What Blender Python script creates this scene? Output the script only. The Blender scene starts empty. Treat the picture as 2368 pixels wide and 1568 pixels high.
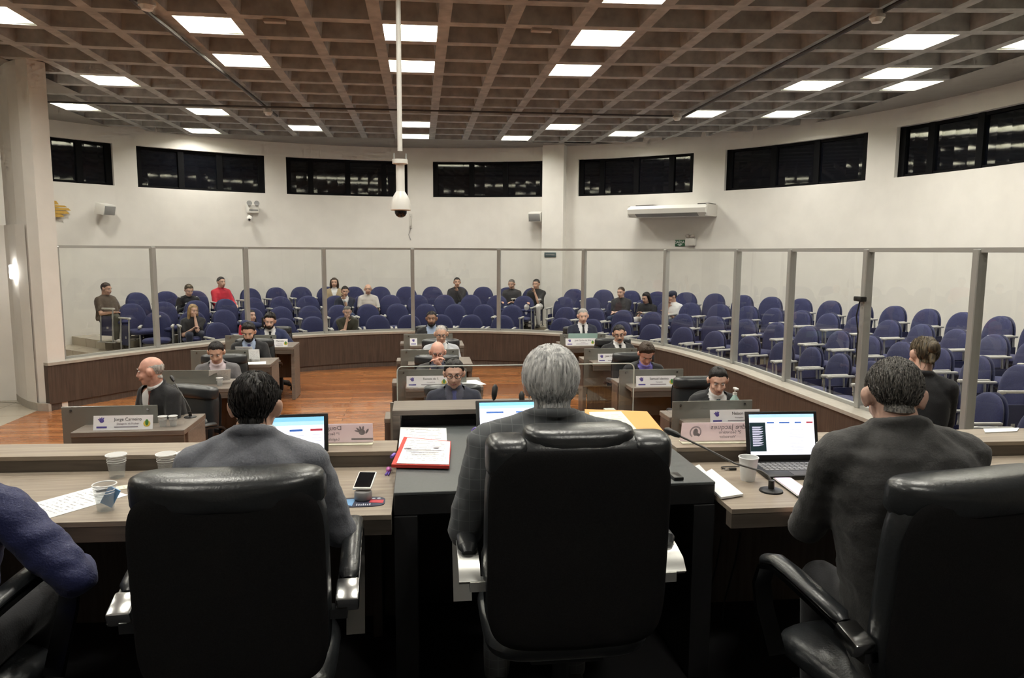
import bpy, bmesh, math, random
from mathutils import Vector as V, Matrix, Euler
from mathutils.bvhtree import BVHTree
from mathutils import noise as mnoise
random.seed(7)
SC = bpy.context.scene
COL = SC.collection
TMP = bpy.data.scenes.new('scratch')        # only used while meshes are made, removed at the end
PI = math.pi
def tmp_dg():
    with bpy.context.temp_override(scene=TMP, view_layer=TMP.view_layers[0]): return bpy.context.evaluated_depsgraph_get()
R_ = math.radians

# ------------------------------------------------------------------ camera (metres; chamber floor z=0)
FOC, CX, CY = 1700.0, 1184.0, 784.0
PITCH = math.atan(204 / FOC); ROLL = R_(-0.3); YAW = math.atan(214 / FOC * math.cos(PITCH))
CAM = V((0, 0, 2.06))
F_ = V((math.sin(YAW) * math.cos(PITCH), math.cos(YAW) * math.cos(PITCH), -math.sin(PITCH)))
R0 = V((math.cos(YAW), -math.sin(YAW), 0)); U0 = R0.cross(F_)
RX = R0 * math.cos(ROLL) - U0 * math.sin(ROLL); UX = RX.cross(F_)
cd = bpy.data.cameras.new('camera'); cam = bpy.data.objects.new('camera', cd); COL.objects.link(cam)
cd.sensor_fit = 'HORIZONTAL'; cd.sensor_width = 36.0; cd.lens = FOC / 2368 * 36.0
cd.clip_start = .05; cd.clip_end = 100
cam.matrix_world = Matrix(((RX.x, UX.x, -F_.x, CAM.x), (RX.y, UX.y, -F_.y, CAM.y), (RX.z, UX.z, -F_.z, CAM.z), (0, 0, 0, 1)))
SC.camera = cam

def ray(x, y): return F_ + RX * ((x - CX) / FOC) + UX * ((CY - y) / FOC)
def atz(x, y, z):
    d = ray(x, y); return CAM + d * ((z - CAM.z) / d.z)
def aty(x, y, Y):
    d = ray(x, y); return CAM + d * (Y / d.y)
WC, WR = V((-.405, 8.63, 0)), 8.3            # curved back wall: centre, radius
def onwall(x, y, R=WR):
    d = ray(x, y); ax, ay = -WC.x, -WC.y
    a = d.x ** 2 + d.y ** 2; b = 2 * (ax * d.x + ay * d.y); c = ax * ax + ay * ay - R * R
    return CAM + d * ((-b + math.sqrt(b * b - 4 * a * c)) / (2 * a))

# ------------------------------------------------------------------ materials
def nt(name):
    m = bpy.data.materials.new(name); m.use_nodes = True
    n = m.node_tree.nodes; return m, n, m.node_tree.links, n['Principled BSDF']
def setp(p, col=None, rough=None, metal=None, spec=None, coat=None, emis=None, estr=None, trans=None, alpha=None, sheen=None):
    if col is not None: p.inputs['Base Color'].default_value = (*col, 1)
    if rough is not None: p.inputs['Roughness'].default_value = rough
    if metal is not None: p.inputs['Metallic'].default_value = metal
    if spec is not None: p.inputs['Specular IOR Level'].default_value = spec
    if coat is not None: p.inputs['Coat Weight'].default_value = coat
    if emis is not None: p.inputs['Emission Color'].default_value = (*emis, 1)
    if estr is not None: p.inputs['Emission Strength'].default_value = estr
    if trans is not None: p.inputs['Transmission Weight'].default_value = trans
    if alpha is not None: p.inputs['Alpha'].default_value = alpha
    if sheen is not None: p.inputs['Sheen Weight'].default_value = sheen
def mat(name, col, rough=.5, metal=0, spec=.5, coat=0, noise=0, nscale=20, bump=0, emis=None, estr=0, stretch=(1, 1, 1), sheen=0, detail=3):
    m, n, l, p = nt(name)
    setp(p, col, rough, metal, spec, coat, sheen=sheen)
    if emis: setp(p, emis=emis, estr=estr)
    if noise or bump:
        tc = n.new('ShaderNodeTexCoord'); mp = n.new('ShaderNodeMapping'); mp.inputs['Scale'].default_value = stretch
        l.new(tc.outputs['Object'], mp.inputs['Vector'])
        t = n.new('ShaderNodeTexNoise'); t.inputs['Scale'].default_value = nscale; t.inputs['Detail'].default_value = detail
        l.new(mp.outputs[0], t.inputs['Vector'])
        if noise:
            r = n.new('ShaderNodeValToRGB'); e = r.color_ramp.elements
            e[0].position = .3; e[1].position = .7
            e[0].color = (*[c * (1 - noise) for c in col], 1); e[1].color = (*[min(1, c * (1 + noise)) for c in col], 1)
            l.new(t.outputs['Fac'], r.inputs['Fac']); l.new(r.outputs['Color'], p.inputs['Base Color'])
        if bump:
            b = n.new('ShaderNodeBump'); b.inputs['Strength'].default_value = bump; b.inputs['Distance'].default_value = .01
            l.new(t.outputs['Fac'], b.inputs['Height']); l.new(b.outputs[0], p.inputs['Normal'])
    return m
def mat_floor():
    m, n, l, p = nt('wood_planks'); setp(p, rough=.22, coat=.3)
    tc = n.new('ShaderNodeTexCoord')
    br = n.new('ShaderNodeTexBrick'); br.offset = .37; br.inputs['Scale'].default_value = 1.0
    br.inputs['Brick Width'].default_value = 2.6; br.inputs['Row Height'].default_value = .135; br.inputs['Mortar Size'].default_value = .003
    br.inputs['Color1'].default_value = (.46, .185, .065, 1); br.inputs['Color2'].default_value = (.30, .10, .032, 1); br.inputs['Mortar'].default_value = (.05, .018, .008, 1)
    br.inputs['Bias'].default_value = -.05
    l.new(tc.outputs['Object'], br.inputs['Vector'])
    mp = n.new('ShaderNodeMapping'); mp.inputs['Scale'].default_value = (1.2, 14, 1); l.new(tc.outputs['Object'], mp.inputs['Vector'])
    t = n.new('ShaderNodeTexNoise'); t.inputs['Scale'].default_value = 3; t.inputs['Detail'].default_value = 5; l.new(mp.outputs[0], t.inputs['Vector'])
    mx = n.new('ShaderNodeMixRGB'); mx.blend_type = 'OVERLAY'; mx.inputs[0].default_value = .75
    l.new(br.outputs['Color'], mx.inputs[1]); l.new(t.outputs['Fac'], mx.inputs[2]); l.new(mx.outputs[0], p.inputs['Base Color'])
    return m
def mat_wood(name, c1, c2, axis, rough=.45, scale=4):
    m, n, l, p = nt(name); setp(p, rough=rough)
    tc = n.new('ShaderNodeTexCoord'); mp = n.new('ShaderNodeMapping')
    s = [16, 16, 16]; s[axis] = .8; mp.inputs['Scale'].default_value = s
    l.new(tc.outputs['Object'], mp.inputs['Vector'])
    t = n.new('ShaderNodeTexNoise'); t.inputs['Scale'].default_value = scale; t.inputs['Detail'].default_value = 6; t.inputs['Distortion'].default_value = .4
    l.new(mp.outputs[0], t.inputs['Vector'])
    r = n.new('ShaderNodeValToRGB'); e = r.color_ramp.elements
    e[0].position = .32; e[0].color = (*c1, 1); e[1].position = .68; e[1].color = (*c2, 1)
    l.new(t.outputs['Fac'], r.inputs['Fac']); l.new(r.outputs['Color'], p.inputs['Base Color'])
    return m
def mat_tile():
    m, n, l, p = nt('beige_tile'); setp(p, rough=.25)
    tc = n.new('ShaderNodeTexCoord'); br = n.new('ShaderNodeTexBrick'); br.offset = 0
    br.inputs['Scale'].default_value = 1; br.inputs['Brick Width'].default_value = .6; br.inputs['Row Height'].default_value = .6; br.inputs['Mortar Size'].default_value = .006
    br.inputs['Color1'].default_value = (.50, .45, .36, 1); br.inputs['Color2'].default_value = (.46, .41, .33, 1); br.inputs['Mortar'].default_value = (.3, .27, .22, 1)
    l.new(tc.outputs['Object'], br.inputs['Vector']); l.new(br.outputs['Color'], p.inputs['Base Color'])
    return m
def mat_glass(name, tint, refl=1.0, rough=.0, base=.05):
    m = bpy.data.materials.new(name); m.use_nodes = True; n = m.node_tree.nodes; l = m.node_tree.links
    n.clear(); o = n.new('ShaderNodeOutputMaterial'); mx = n.new('ShaderNodeMixShader')
    tr = n.new('ShaderNodeBsdfTransparent'); tr.inputs[0].default_value = (*tint, 1)
    gl = n.new('ShaderNodeBsdfGlossy'); gl.inputs[0].default_value = (refl, refl, refl, 1); gl.inputs['Roughness'].default_value = rough
    lw_ = n.new('ShaderNodeLayerWeight'); lw_.inputs[0].default_value = .5
    pw = n.new('ShaderNodeMath'); pw.operation = 'POWER'; pw.inputs[1].default_value = 5.0; l.new(lw_.outputs['Facing'], pw.inputs[0])
    fr = n.new('ShaderNodeMath'); fr.operation = 'MULTIPLY_ADD'; fr.inputs[1].default_value = .94; fr.inputs[2].default_value = base; l.new(pw.outputs[0], fr.inputs[0])
    l.new(fr.outputs[0], mx.inputs[0]); l.new(tr.outputs[0], mx.inputs[1]); l.new(gl.outputs[0], mx.inputs[2]); l.new(mx.outputs[0], o.inputs[0])
    return m
def mat_haze(name, col, opac, rough=.3):
    """tinted see-through sheet: part of the light goes through, the rest shows its own colour"""
    m = bpy.data.materials.new(name); m.use_nodes = True; n = m.node_tree.nodes; l = m.node_tree.links
    p = n['Principled BSDF']; setp(p, col, rough); o = n['Material Output']
    tr = n.new('ShaderNodeBsdfTransparent'); mx = n.new('ShaderNodeMixShader'); mx.inputs[0].default_value = opac
    l.new(tr.outputs[0], mx.inputs[1]); l.new(p.outputs[0], mx.inputs[2]); l.new(mx.outputs[0], o.inputs[0])
    return m
def mat_trans(name, col):
    m = bpy.data.materials.new(name); m.use_nodes = True; n = m.node_tree.nodes; l = m.node_tree.links
    p = n['Principled BSDF']; setp(p, col, .35); o = n['Material Output']
    tl = n.new('ShaderNodeBsdfTranslucent'); tl.inputs[0].default_value = (*col, 1); mx = n.new('ShaderNodeMixShader'); mx.inputs[0].default_value = .6
    l.new(p.outputs[0], mx.inputs[1]); l.new(tl.outputs[0], mx.inputs[2])
    tr = n.new('ShaderNodeBsdfTransparent'); m2 = n.new('ShaderNodeMixShader'); m2.inputs[0].default_value = .93
    l.new(tr.outputs[0], m2.inputs[1]); l.new(mx.outputs[0], m2.inputs[2]); l.new(m2.outputs[0], o.inputs[0])
    return m
def mat_paper(name, col=(.85, .86, .86), lines=60, dark=(.45, .45, .47)):
    m, n, l, p = nt(name); setp(p, col, .7)
    tc = n.new('ShaderNodeTexCoord'); sp = n.new('ShaderNodeSeparateXYZ'); l.new(tc.outputs['Generated'], sp.inputs[0])
    a = n.new('ShaderNodeMath'); a.operation = 'MULTIPLY'; a.inputs[1].default_value = lines / 4; l.new(sp.outputs['Y'], a.inputs[0])
    b = n.new('ShaderNodeMath'); b.operation = 'FRACT'; l.new(a.outputs[0], b.inputs[0])
    c = n.new('ShaderNodeMath'); c.operation = 'LESS_THAN'; c.inputs[1].default_value = .35; l.new(b.outputs[0], c.inputs[0])
    t = n.new('ShaderNodeTexNoise'); t.inputs['Scale'].default_value = 14; t.inputs['Detail'].default_value = 4; l.new(tc.outputs['Generated'], t.inputs['Vector'])
    g = n.new('ShaderNodeMath'); g.operation = 'GREATER_THAN'; g.inputs[1].default_value = .5; l.new(t.outputs['Fac'], g.inputs[0])
    d = n.new('ShaderNodeMath'); d.operation = 'MULTIPLY'; l.new(c.outputs[0], d.inputs[0]); l.new(g.outputs[0], d.inputs[1])
    # margins
    def band(out, lo, hi):
        x = n.new('ShaderNodeMath'); x.operation = 'SUBTRACT'; x.inputs[1].default_value = .5; l.new(out, x.inputs[0])
        y = n.new('ShaderNodeMath'); y.operation = 'ABSOLUTE'; l.new(x.outputs[0], y.inputs[0])
        z = n.new('ShaderNodeMath'); z.operation = 'LESS_THAN'; z.inputs[1].default_value = hi; l.new(y.outputs[0], z.inputs[0]); return z
    bx_, by_ = band(sp.outputs['X'], 0, .38), band(sp.outputs['Y'], 0, .40)
    e = n.new('ShaderNodeMath'); e.operation = 'MULTIPLY'; l.new(bx_.outputs[0], e.inputs[0]); l.new(by_.outputs[0], e.inputs[1])
    h = n.new('ShaderNodeMath'); h.operation = 'MULTIPLY'; l.new(e.outputs[0], h.inputs[0]); l.new(d.outputs[0], h.inputs[1])
    mx = n.new('ShaderNodeMixRGB'); mx.inputs[1].default_value = (*col, 1); mx.inputs[2].default_value = (*dark, 1)
    l.new(h.outputs[0], mx.inputs[0]); l.new(mx.outputs[0], p.inputs['Base Color'])
    return m
def mat_emit(name, col, s):
    m, n, l, p = nt(name); setp(p, col, .6, emis=col, estr=s); return m
def mat_hair(name, c1, c2, scale=40):
    m, n, l, p = nt(name); setp(p, rough=.5, spec=.35)
    tc = n.new('ShaderNodeTexCoord'); mp = n.new('ShaderNodeMapping'); mp.inputs['Scale'].default_value = (3, 3, .45)
    l.new(tc.outputs['Object'], mp.inputs['Vector'])
    t = n.new('ShaderNodeTexNoise'); t.inputs['Scale'].default_value = scale; t.inputs['Detail'].default_value = 4; l.new(mp.outputs[0], t.inputs['Vector'])
    r = n.new('ShaderNodeValToRGB'); e = r.color_ramp.elements; e[0].position = .36; e[1].position = .64
    e[0].color = (*c1, 1); e[1].color = (*c2, 1); l.new(t.outputs['Fac'], r.inputs['Fac']); l.new(r.outputs['Color'], p.inputs['Base Color'])
    b = n.new('ShaderNodeBump'); b.inputs['Strength'].default_value = .6; b.inputs['Distance'].default_value = .006
    l.new(t.outputs['Fac'], b.inputs['Height']); l.new(b.outputs[0], p.inputs['Normal'])
    return m
M = dict(
    wall=mat('white_paint', (.80, .775, .735), .75, noise=.03, nscale=3, bump=.02),
    pillar=mat('white_column_paint', (.78, .76, .72), .7, noise=.03, nscale=4),
    ceil=mat('brown_grey_concrete', (.385, .385, .37), .85, noise=.22, nscale=7, bump=.15),
    soffit=mat('grey_plaster', (.30, .28, .255), .85, noise=.05, nscale=5),
    floor=mat_floor(), tile=mat_tile(),
    dais=mat('dark_carpet', (.012, .012, .014), .95, noise=.2, nscale=200),
    lowwall=mat_wood('dark_wood_veneer', (.055, .037, .029), (.095, .066, .05), 2, .5, 3),
    sill=mat('grey_stone_sill', (.42, .39, .34), .5, noise=.06),
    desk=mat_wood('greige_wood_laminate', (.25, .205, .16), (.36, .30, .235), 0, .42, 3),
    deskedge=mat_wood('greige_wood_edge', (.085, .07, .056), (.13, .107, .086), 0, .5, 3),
    cdesk=mat_wood('taupe_wood_laminate', (.15, .125, .105), (.215, .182, .152), 0, .45, 3),
    cdeskd=mat_wood('brown_wood_laminate', (.075, .055, .045), (.12, .09, .074), 2, .5, 3),
    blk=mat('black_laminate', (.018, .018, .019), .42, spec=.45, noise=.1, nscale=60),
    blktop=mat('black_laminate_lit_top', (.085, .092, .094), .42, spec=.5, noise=.08, nscale=90),  # reflected light on the black top is put into this lighter base colour
    alu=mat('grey_aluminium', (.48, .48, .46), .42, .55),
    glass=mat_glass('clear_glass', (.955, .965, .955), 1.0),
    acrylic=mat_glass('clear_acrylic', (.95, .96, .955), .8),
    acredge=mat('acrylic_edge', (.62, .66, .62), .3),
    smoked=mat_haze('smoked_glass_sheet', (.20, .20, .175), .80, .22),
    night=mat('black_window_glass', (.004, .005, .008), .04, spec=.6),
    wframe=mat('black_window_frame', (.003, .003, .004), .8, spec=.15),
    navy=mat('navy_seat_fabric', (.026, .030, .098), .85, noise=.18, nscale=60, bump=.1, sheen=.12),
    navyedge=mat('navy_shell', (.022, .026, .075), .6),
    armpad=mat('pale_grey_plastic', (.50, .49, .46), .45),
    frame=mat('grey_steel', (.36, .36, .35), .45, .3),
    leather=mat('black_leather', (.022, .024, .026), .33, spec=.75, noise=.1, nscale=120, bump=.08),
    fabric=mat('black_fabric', (.009, .0085, .009), .9, noise=.25, nscale=240, bump=.08, spec=.25),
    plastic=mat('black_plastic', (.012, .012, .012), .4),
    chrome=mat('chrome', (.50, .50, .49), .22, 1), dchrome=mat('dark_chrome', (.16, .16, .16), .2, 1),
    satin=mat('satin_aluminium', (.60, .60, .57), .3, .7),
    white=mat('white_plastic', (.80, .79, .75), .35),
    offwhite=mat('offwhite_plastic', (.62, .60, .56), .45),
    grey=mat('mid_grey_plastic', (.25, .25, .25), .4),
    darkgrey=mat('dark_grey_metal', (.06, .055, .05), .5),
    dome=mat('black_glossy_dome', (.01, .01, .012), .06),
    gold=mat('gold_paint', (.55, .33, .06), .45),
    green=mat('exit_green', (.03, .12, .06), .5), teal=mat('teal_sign', (.05, .085, .095), .5),
    door=mat_wood('dark_brown_door', (.035, .022, .016), (.06, .04, .03), 2, .5, 3),
    light=mat_emit('lamp_diffuser', (1, .965, .88), 58.0), lightside=mat('lamp_reflector', (.80, .80, .66), .5, emis=(1, .98, .72), estr=1.0),
    sconce=mat_emit('sconce_glow', (1, .97, .90), 26.0),
    paper=mat_paper('printed_paper'), paper2=mat_paper('printed_cream_paper', (.84, .82, .66), 40, (.6, .58, .44)), plain=mat('plain_paper', (.83, .85, .85), .7),
    red=mat('red_folder', (.55, .04, .03), .5), orange=mat('orange_folder', (.72, .36, .10), .55),
    ink=mat('dark_ink', (.05, .05, .06), .6), ink2=mat('grey_ink', (.30, .27, .31), .6), purple=mat('purple_ink', (.09, .07, .28), .5), brightpurple=mat('violet_plastic', (.20, .12, .55), .3), pink=mat('pink_plastic', (.55, .14, .42), .3),
    plate=mat('white_nameplate', (.80, .80, .82), .35), plateback=mat_trans('pale_pink_acrylic', (.86, .76, .79)), plateedge=mat('cream_edge', (.78, .78, .6), .4),
    emblem=mat('yellow_emblem', (.62, .48, .08), .5), emblemg=mat('green_emblem', (.06, .22, .06), .5),
    lcd=mat_emit('lcd_white', (.86, .88, 1.0), .95), lcdblue=mat_emit('lcd_pale_blue', (.45, .72, .95), .9), lcdcyan=mat_emit('lcd_cyan', (.25, .62, .85), .8), lcdbar=mat_emit('lcd_blue', (.06, .16, .50), .7), lcdred=mat_emit('lcd_red', (.45, .04, .06), .7),
    lcddark=mat_emit('lcd_navy', (.01, .03, .035), .5), lcdgrey=mat_emit('lcd_grey', (.52, .52, .66), .8), lcdpink=mat_emit('lcd_pink', (.72, .48, .62), .75),
    cup=mat_haze('cloudy_plastic', (.78, .80, .80), .13, .15), cuprim=mat('white_cup_rim', (.84, .85, .84), .35), cuplid=mat_haze('cup_lid_film', (.85, .85, .84), .55), water=mat_glass('water', (.88, .90, .90)),
    bottle=mat_haze('green_gel', (.50, .72, .66), .62, .2),
    padblue=mat('blue_print', (.05, .14, .45), .6), padred=mat('red_print', (.55, .05, .07), .6), padlight=mat('white_print', (.6, .62, .68), .6), padcy=mat('sky_print', (.16, .35, .62), .6), paddark=mat('navy_print', (.03, .035, .07), .6),
    vent=mat('grey_vent', (.42, .37, .33), .6),
)

# ------------------------------------------------------------------ mesh helpers
class MB:
    def __init__(s): s.v = []; s.f = []
    def add(s, vs, fs):
        o = len(s.v); s.v += [V(p) for p in vs]; s.f += [tuple(i + o for i in f) for f in fs]; return s
    def box(s, x0, x1, y0, y1, z0, z1, T=None):
        vs = [V((x, y, z)) for z in (z0, z1) for y in (y0, y1) for x in (x0, x1)]
        if T: vs = [T @ p for p in vs]
        return s.add(vs, [(0, 2, 3, 1), (4, 5, 7, 6), (0, 1, 5, 4), (2, 6, 7, 3), (1, 3, 7, 5), (0, 4, 6, 2)])
    def rbox(s, x0, x1, y0, y1, z0, z1, r=.01, seg=2, T=None):
        bm = bmesh.new(); bmesh.ops.create_cube(bm, size=1)
        for p in bm.verts: p.co = V(((p.co.x + .5) * (x1 - x0) + x0, (p.co.y + .5) * (y1 - y0) + y0, (p.co.z + .5) * (z1 - z0) + z0))
        bmesh.ops.bevel(bm, geom=bm.edges[:], offset=r, segments=seg, profile=.5, affect='EDGES')
        bm.verts.index_update()
        s.add([(T @ p.co if T else p.co.copy()) for p in bm.verts], [[q.index for q in f.verts] for f in bm.faces]); bm.free(); return s
    def ell(s, c, r, Mx=None, nu=14, nv=9):
        c = V(c); r = (r, r, r) if isinstance(r, (int, float)) else r
        vs = []; fs = []
        for j in range(1, nv):
            t = PI * j / nv
            for i in range(nu):
                a = 2 * PI * i / nu; p = V((r[0] * math.sin(t) * math.cos(a), r[1] * math.sin(t) * math.sin(a), r[2] * math.cos(t)))
                vs.append(c + (Mx @ p if Mx else p))
        a0 = V((0, 0, r[2])); vs += [c + (Mx @ a0 if Mx else a0), c - (Mx @ a0 if Mx else a0)]
        for j in range(nv - 2):
            for i in range(nu): k = (i + 1) % nu; fs.append((j * nu + i, (j + 1) * nu + i, (j + 1) * nu + k, j * nu + k))
        T_ = len(vs) - 2
        for i in range(nu): k = (i + 1) % nu; fs.append((T_, i, k)); fs.append((T_ + 1, (nv - 2) * nu + k, (nv - 2) * nu + i))
        return s.add(vs, fs)
    def tube(s, pts, rad, n=8, caps=True, flat=None):
        """swept tube; rad number or list; flat=(a,b) scales the ring along two frame axes"""
        pts = [V(p) for p in pts]; m = len(pts); rad = [rad] * m if isinstance(rad, (int, float)) else rad
        vs = []; fs = []; prev = None
        for i, p in enumerate(pts):
            d = (pts[min(i + 1, m - 1)] - pts[max(i - 1, 0)]).normalized()
            if prev is None:
                a = V((0, 0, 1)) if abs(d.z) < .9 else V((1, 0, 0)); e1 = d.cross(a).normalized()
            else: e1 = (prev - d * prev.dot(d)).normalized()
            prev = e1; e2 = d.cross(e1)
            fa, fb = flat or (1, 1)
            for k in range(n):
                t = 2 * PI * k / n; vs.append(p + (e1 * math.cos(t) * fa + e2 * math.sin(t) * fb) * rad[i])
        for i in range(m - 1):
            for k in range(n): q = (k + 1) % n; fs.append((i * n + k, i * n + q, (i + 1) * n + q, (i + 1) * n + k))
        if caps: fs.append(tuple(range(n - 1, -1, -1))); fs.append(tuple((m - 1) * n + k for k in range(n)))
        return s.add(vs, fs)
    def cone(s, p0, r0, p1, r1, n=12):
        s.ell(p0, r0, nu=n, nv=8); s.ell(p1, r1, nu=n, nv=8); return s.tube([p0, p1], [r0, r1], n)
    def lathe(s, prof, n=24, c=(0, 0, 0), cap=False):
        c = V(c); vs = []; fs = []
        for r, z in prof:
            for k in range(n): a = 2 * PI * k / n; vs.append(c + V((r * math.cos(a), r * math.sin(a), z)))
        for i in range(len(prof) - 1):
            for k in range(n): q = (k + 1) % n; fs.append((i * n + k, i * n + q, (i + 1) * n + q, (i + 1) * n + k))
        if cap: fs.append(tuple(range(n - 1, -1, -1))); fs.append(tuple((len(prof) - 1) * n + k for k in range(n)))
        return s.add(vs, fs)
    def prism(s, poly, z0, z1):
        n = len(poly); vs = [V((x, y, z0)) for x, y in poly] + [V((x, y, z1)) for x, y in poly]
        return s.add(vs, [tuple(range(n - 1, -1, -1)), tuple(range(n, 2 * n))] + [(i, (i + 1) % n, n + (i + 1) % n, n + i) for i in range(n)])
    def quad(s, a, b, c, d): return s.add([a, b, c, d], [(0, 1, 2, 3)])
    def pad(s, outline, d, rings=(0, .35, .65, .82, .92, .97, 1.0), n=48, p=4.0, T=None, bend=0):
        """cushion: outline(t)->(x,z) in 0..1, thickness d along y"""
        vs = []; fs = []; o = [outline(k / n) for k in range(n)]
        cx = sum(q[0] for q in o) / n; cz = sum(q[1] for q in o) / n
        for sg in (1, -1):
            for rr in rings[1:] if sg == 1 else rings[1:-1]:
                y = sg * d / 2 * (1 - rr ** p) ** .45 if rr < 1 else 0
                for x, z in o: vs.append(V((cx + (x - cx) * rr, y, cz + (z - cz) * rr)))
        m = len(rings) - 1
        ca = len(vs); vs += [V((cx, d / 2, cz)), V((cx, -d / 2, cz))]
        def idx(sg, i): return (i if sg == 1 else (m + i if i < m - 1 else m - 1)) * n
        for sg in (1, -1):
            for i in range(m - 1):
                a, b = idx(sg, i), idx(sg, i + 1)
                for k in range(n):
                    q = (k + 1) % n; f = (a + k, a + q, b + q, b + k); fs.append(f if sg == 1 else f[::-1])
            a = idx(sg, 0)
            for k in range(n):
                q = (k + 1) % n; f = (ca + (0 if sg == 1 else 1), a + q, a + k); fs.append(f if sg == 1 else f[::-1])
        if bend: 
            for p_ in vs: p_.y += bend * (p_.x - cx) ** 2
        if T: vs = [T @ p_ for p_ in vs]
        return s.add(vs, fs)
    def mesh(s, name, mats, smooth=True, angle=40):
        me = bpy.data.meshes.new(name); me.from_pydata([tuple(p) for p in s.v], [], s.f)
        for m in (mats if isinstance(mats, (list, tuple)) else [mats]): me.materials.append(m)
        bm = bmesh.new(); bm.from_mesh(me); bmesh.ops.recalc_face_normals(bm, faces=bm.faces); bm.to_mesh(me); bm.free()
        if smooth:
            me.polygons.foreach_set('use_smooth', [True] * len(me.polygons))
            try: me.set_sharp_from_angle(angle=R_(angle))
            except Exception: pass
        me.update(); return me
def ob(name, mb, m, parent=None, loc=None, rz=None, smooth=True, angle=40):
    me = mb.mesh(name, m, smooth, angle) if isinstance(mb, MB) else mb
    o = bpy.data.objects.new(name, me); COL.objects.link(o)
    if parent: o.parent = parent
    if loc is not None: o.location = loc
    if rz is not None: o.rotation_euler[2] = rz
    return o
def tag(o, label, cat, group=None, kind=None):
    if label: o['label'] = label
    if cat: o['category'] = cat
    if group: o['group'] = group
    if kind: o['kind'] = kind
    return o
def thing(name, label, cat, loc=(0, 0, 0), rz=0, group=None):
    o = bpy.data.objects.new(name, None); COL.objects.link(o); o.location = loc; o.rotation_euler = (0, 0, rz)
    o.empty_display_size = .1
    return tag(o, label, cat, group)
def struct(name, mb, m, label=None, smooth=False):
    o = ob(name, mb, m, smooth=smooth); o['kind'] = 'structure'
    if label: o['label'] = label
    return o
def dup(o, parent=None):
    c = o.copy(); COL.objects.link(c)
    if parent: c.parent = parent
    for ch in list(o.children): dup(ch, c)
    return c
def text(name, s, size, m, parent, T, align='CENTER', xs=1.0):
    cu = bpy.data.curves.new(name, 'FONT'); cu.body = s; cu.size = size; cu.extrude = .0004; cu.align_x = align; cu.align_y = 'CENTER'
    t = bpy.data.objects.new(name + '_tmp', cu); TMP.collection.objects.link(t)
    dg = tmp_dg(); me = bpy.data.meshes.new_from_object(t.evaluated_get(dg)); bpy.data.objects.remove(t)
    me.transform(T @ Matrix.Diagonal((xs, 1, 1, 1))); me.materials.clear(); me.materials.append(m)
    o = bpy.data.objects.new(name, me); COL.objects.link(o); o.parent = parent; return o
def rrect(w, h, r, z0=0, x0=0, n=4.5):
    """rounded-rectangle outline, w x h, centred on x0, bottom z0"""
    def f(t):
        a = 2 * PI * t; c, s_ = math.cos(a), math.sin(a)
        return (x0 + w / 2 * math.copysign(abs(c) ** (2 / n), c), z0 + h / 2 + h / 2 * math.copysign(abs(s_) ** (2 / n), s_))
    return f
def ordinal(i): return ['first', 'second', 'third', 'fourth', 'fifth', 'sixth', 'seventh', 'eighth', 'ninth', 'tenth', 'eleventh', 'twelfth', 'thirteenth', 'fourteenth', 'fifteenth', 'sixteenth', 'seventeenth', 'eighteenth', 'nineteenth', 'twentieth'][i]
RZ = lambda a: Matrix.Rotation(a, 4, 'Z')
RXm = lambda a: Matrix.Rotation(a, 4, 'X')
RYm = lambda a: Matrix.Rotation(a, 4, 'Y')
TR = lambda *p: Matrix.Translation(V(p))

# ================================================================== SETTING
ZC = 4.33
def stadium(R, a0=-1, n=72, yend=-3.4, c=WC):
    """arc of radius R round c from right to left, with straight runs towards the camera end"""
    pts = [(c.x + R, yend)] + [(c.x + R * math.cos(PI * k / n), c.y + R * math.sin(PI * k / n)) for k in range(n + 1)] + [(c.x - R, yend)]
    return pts
# floors
struct('floor', MB().box(-4.87, 4.4, -3.5, 13.4, -.05, 0), M['floor'], 'polished orange brown plank floor of the chamber')
t = MB().box(-9, -4.87, -3.5, 17.2, -.05, 0.001)
struct('floor_tile', t, M['tile'], 'beige tile floor beside the white column')
def gallery_floor(R0_, R1_, z, zlow, name):
    c = V((-.2, 8.8, 0)); a = stadium(R0_, yend=-3.4, c=c); b = stadium(R1_, yend=-3.4, c=c); n = len(a); m = MB()
    a = [p for p in a]; 
    m.add([(x, y, z) for x, y in a] + [(x, y, z) for x, y in b] + [(x, y, zlow) for x, y in a], [(i, i + 1, n + i + 1, n + i) for i in range(n - 1)] + [(i + 1, i, 2 * n + i, 2 * n + i + 1) for i in range(n - 1)])
    s = struct(name, m, M['tile'], None); return s
def ring_part(R0_, R1_, z, zlow, name, amin=0, amax=PI, straight=True):
    c = V((-.2, 8.8, 0)); n = 60; A = []; B = []
    if straight: A.append((c.x + R0_, -3.4)); B.append((c.x + R1_, -3.4))
    for k in range(n + 1):
        t = amin + (amax - amin) * k / n; A.append((c.x + R0_ * math.cos(t), c.y + R0_ * math.sin(t))); B.append((c.x + R1_ * math.cos(t), c.y + R1_ * math.sin(t)))
    n = len(A); m = MB()
    m.add([(x, y, z) for x, y in A] + [(x, y, z) for x, y in B] + [(x, y, zlow) for x, y in A], [(i, i + 1, n + i + 1, n + i) for i in range(n - 1)] + [(i + 1, i, 2 * n + i, 2 * n + i + 1) for i in range(n - 1)])
    m.add([(*A[-1], zlow), (*B[-1], zlow), (*B[-1], z), (*A[-1], z)], [(0, 1, 2, 3)])
    struct(name, m, M['tile'])
ring_part(5.93, 8.6, .15, 0, 'floor_step', 0, R_(140))
ring_part(6.52, 8.6, .30, .15, 'floor_step', 0, R_(141))
ring_part(7.12, 8.6, .45, .30, 'floor_step', 0, R_(138))
DZ = .36
struct('floor_dais', MB().box(-4.2, 4.05, -3.5, 3.75, 0.0, DZ), M['dais'], 'dark raised dais floor')
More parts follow.
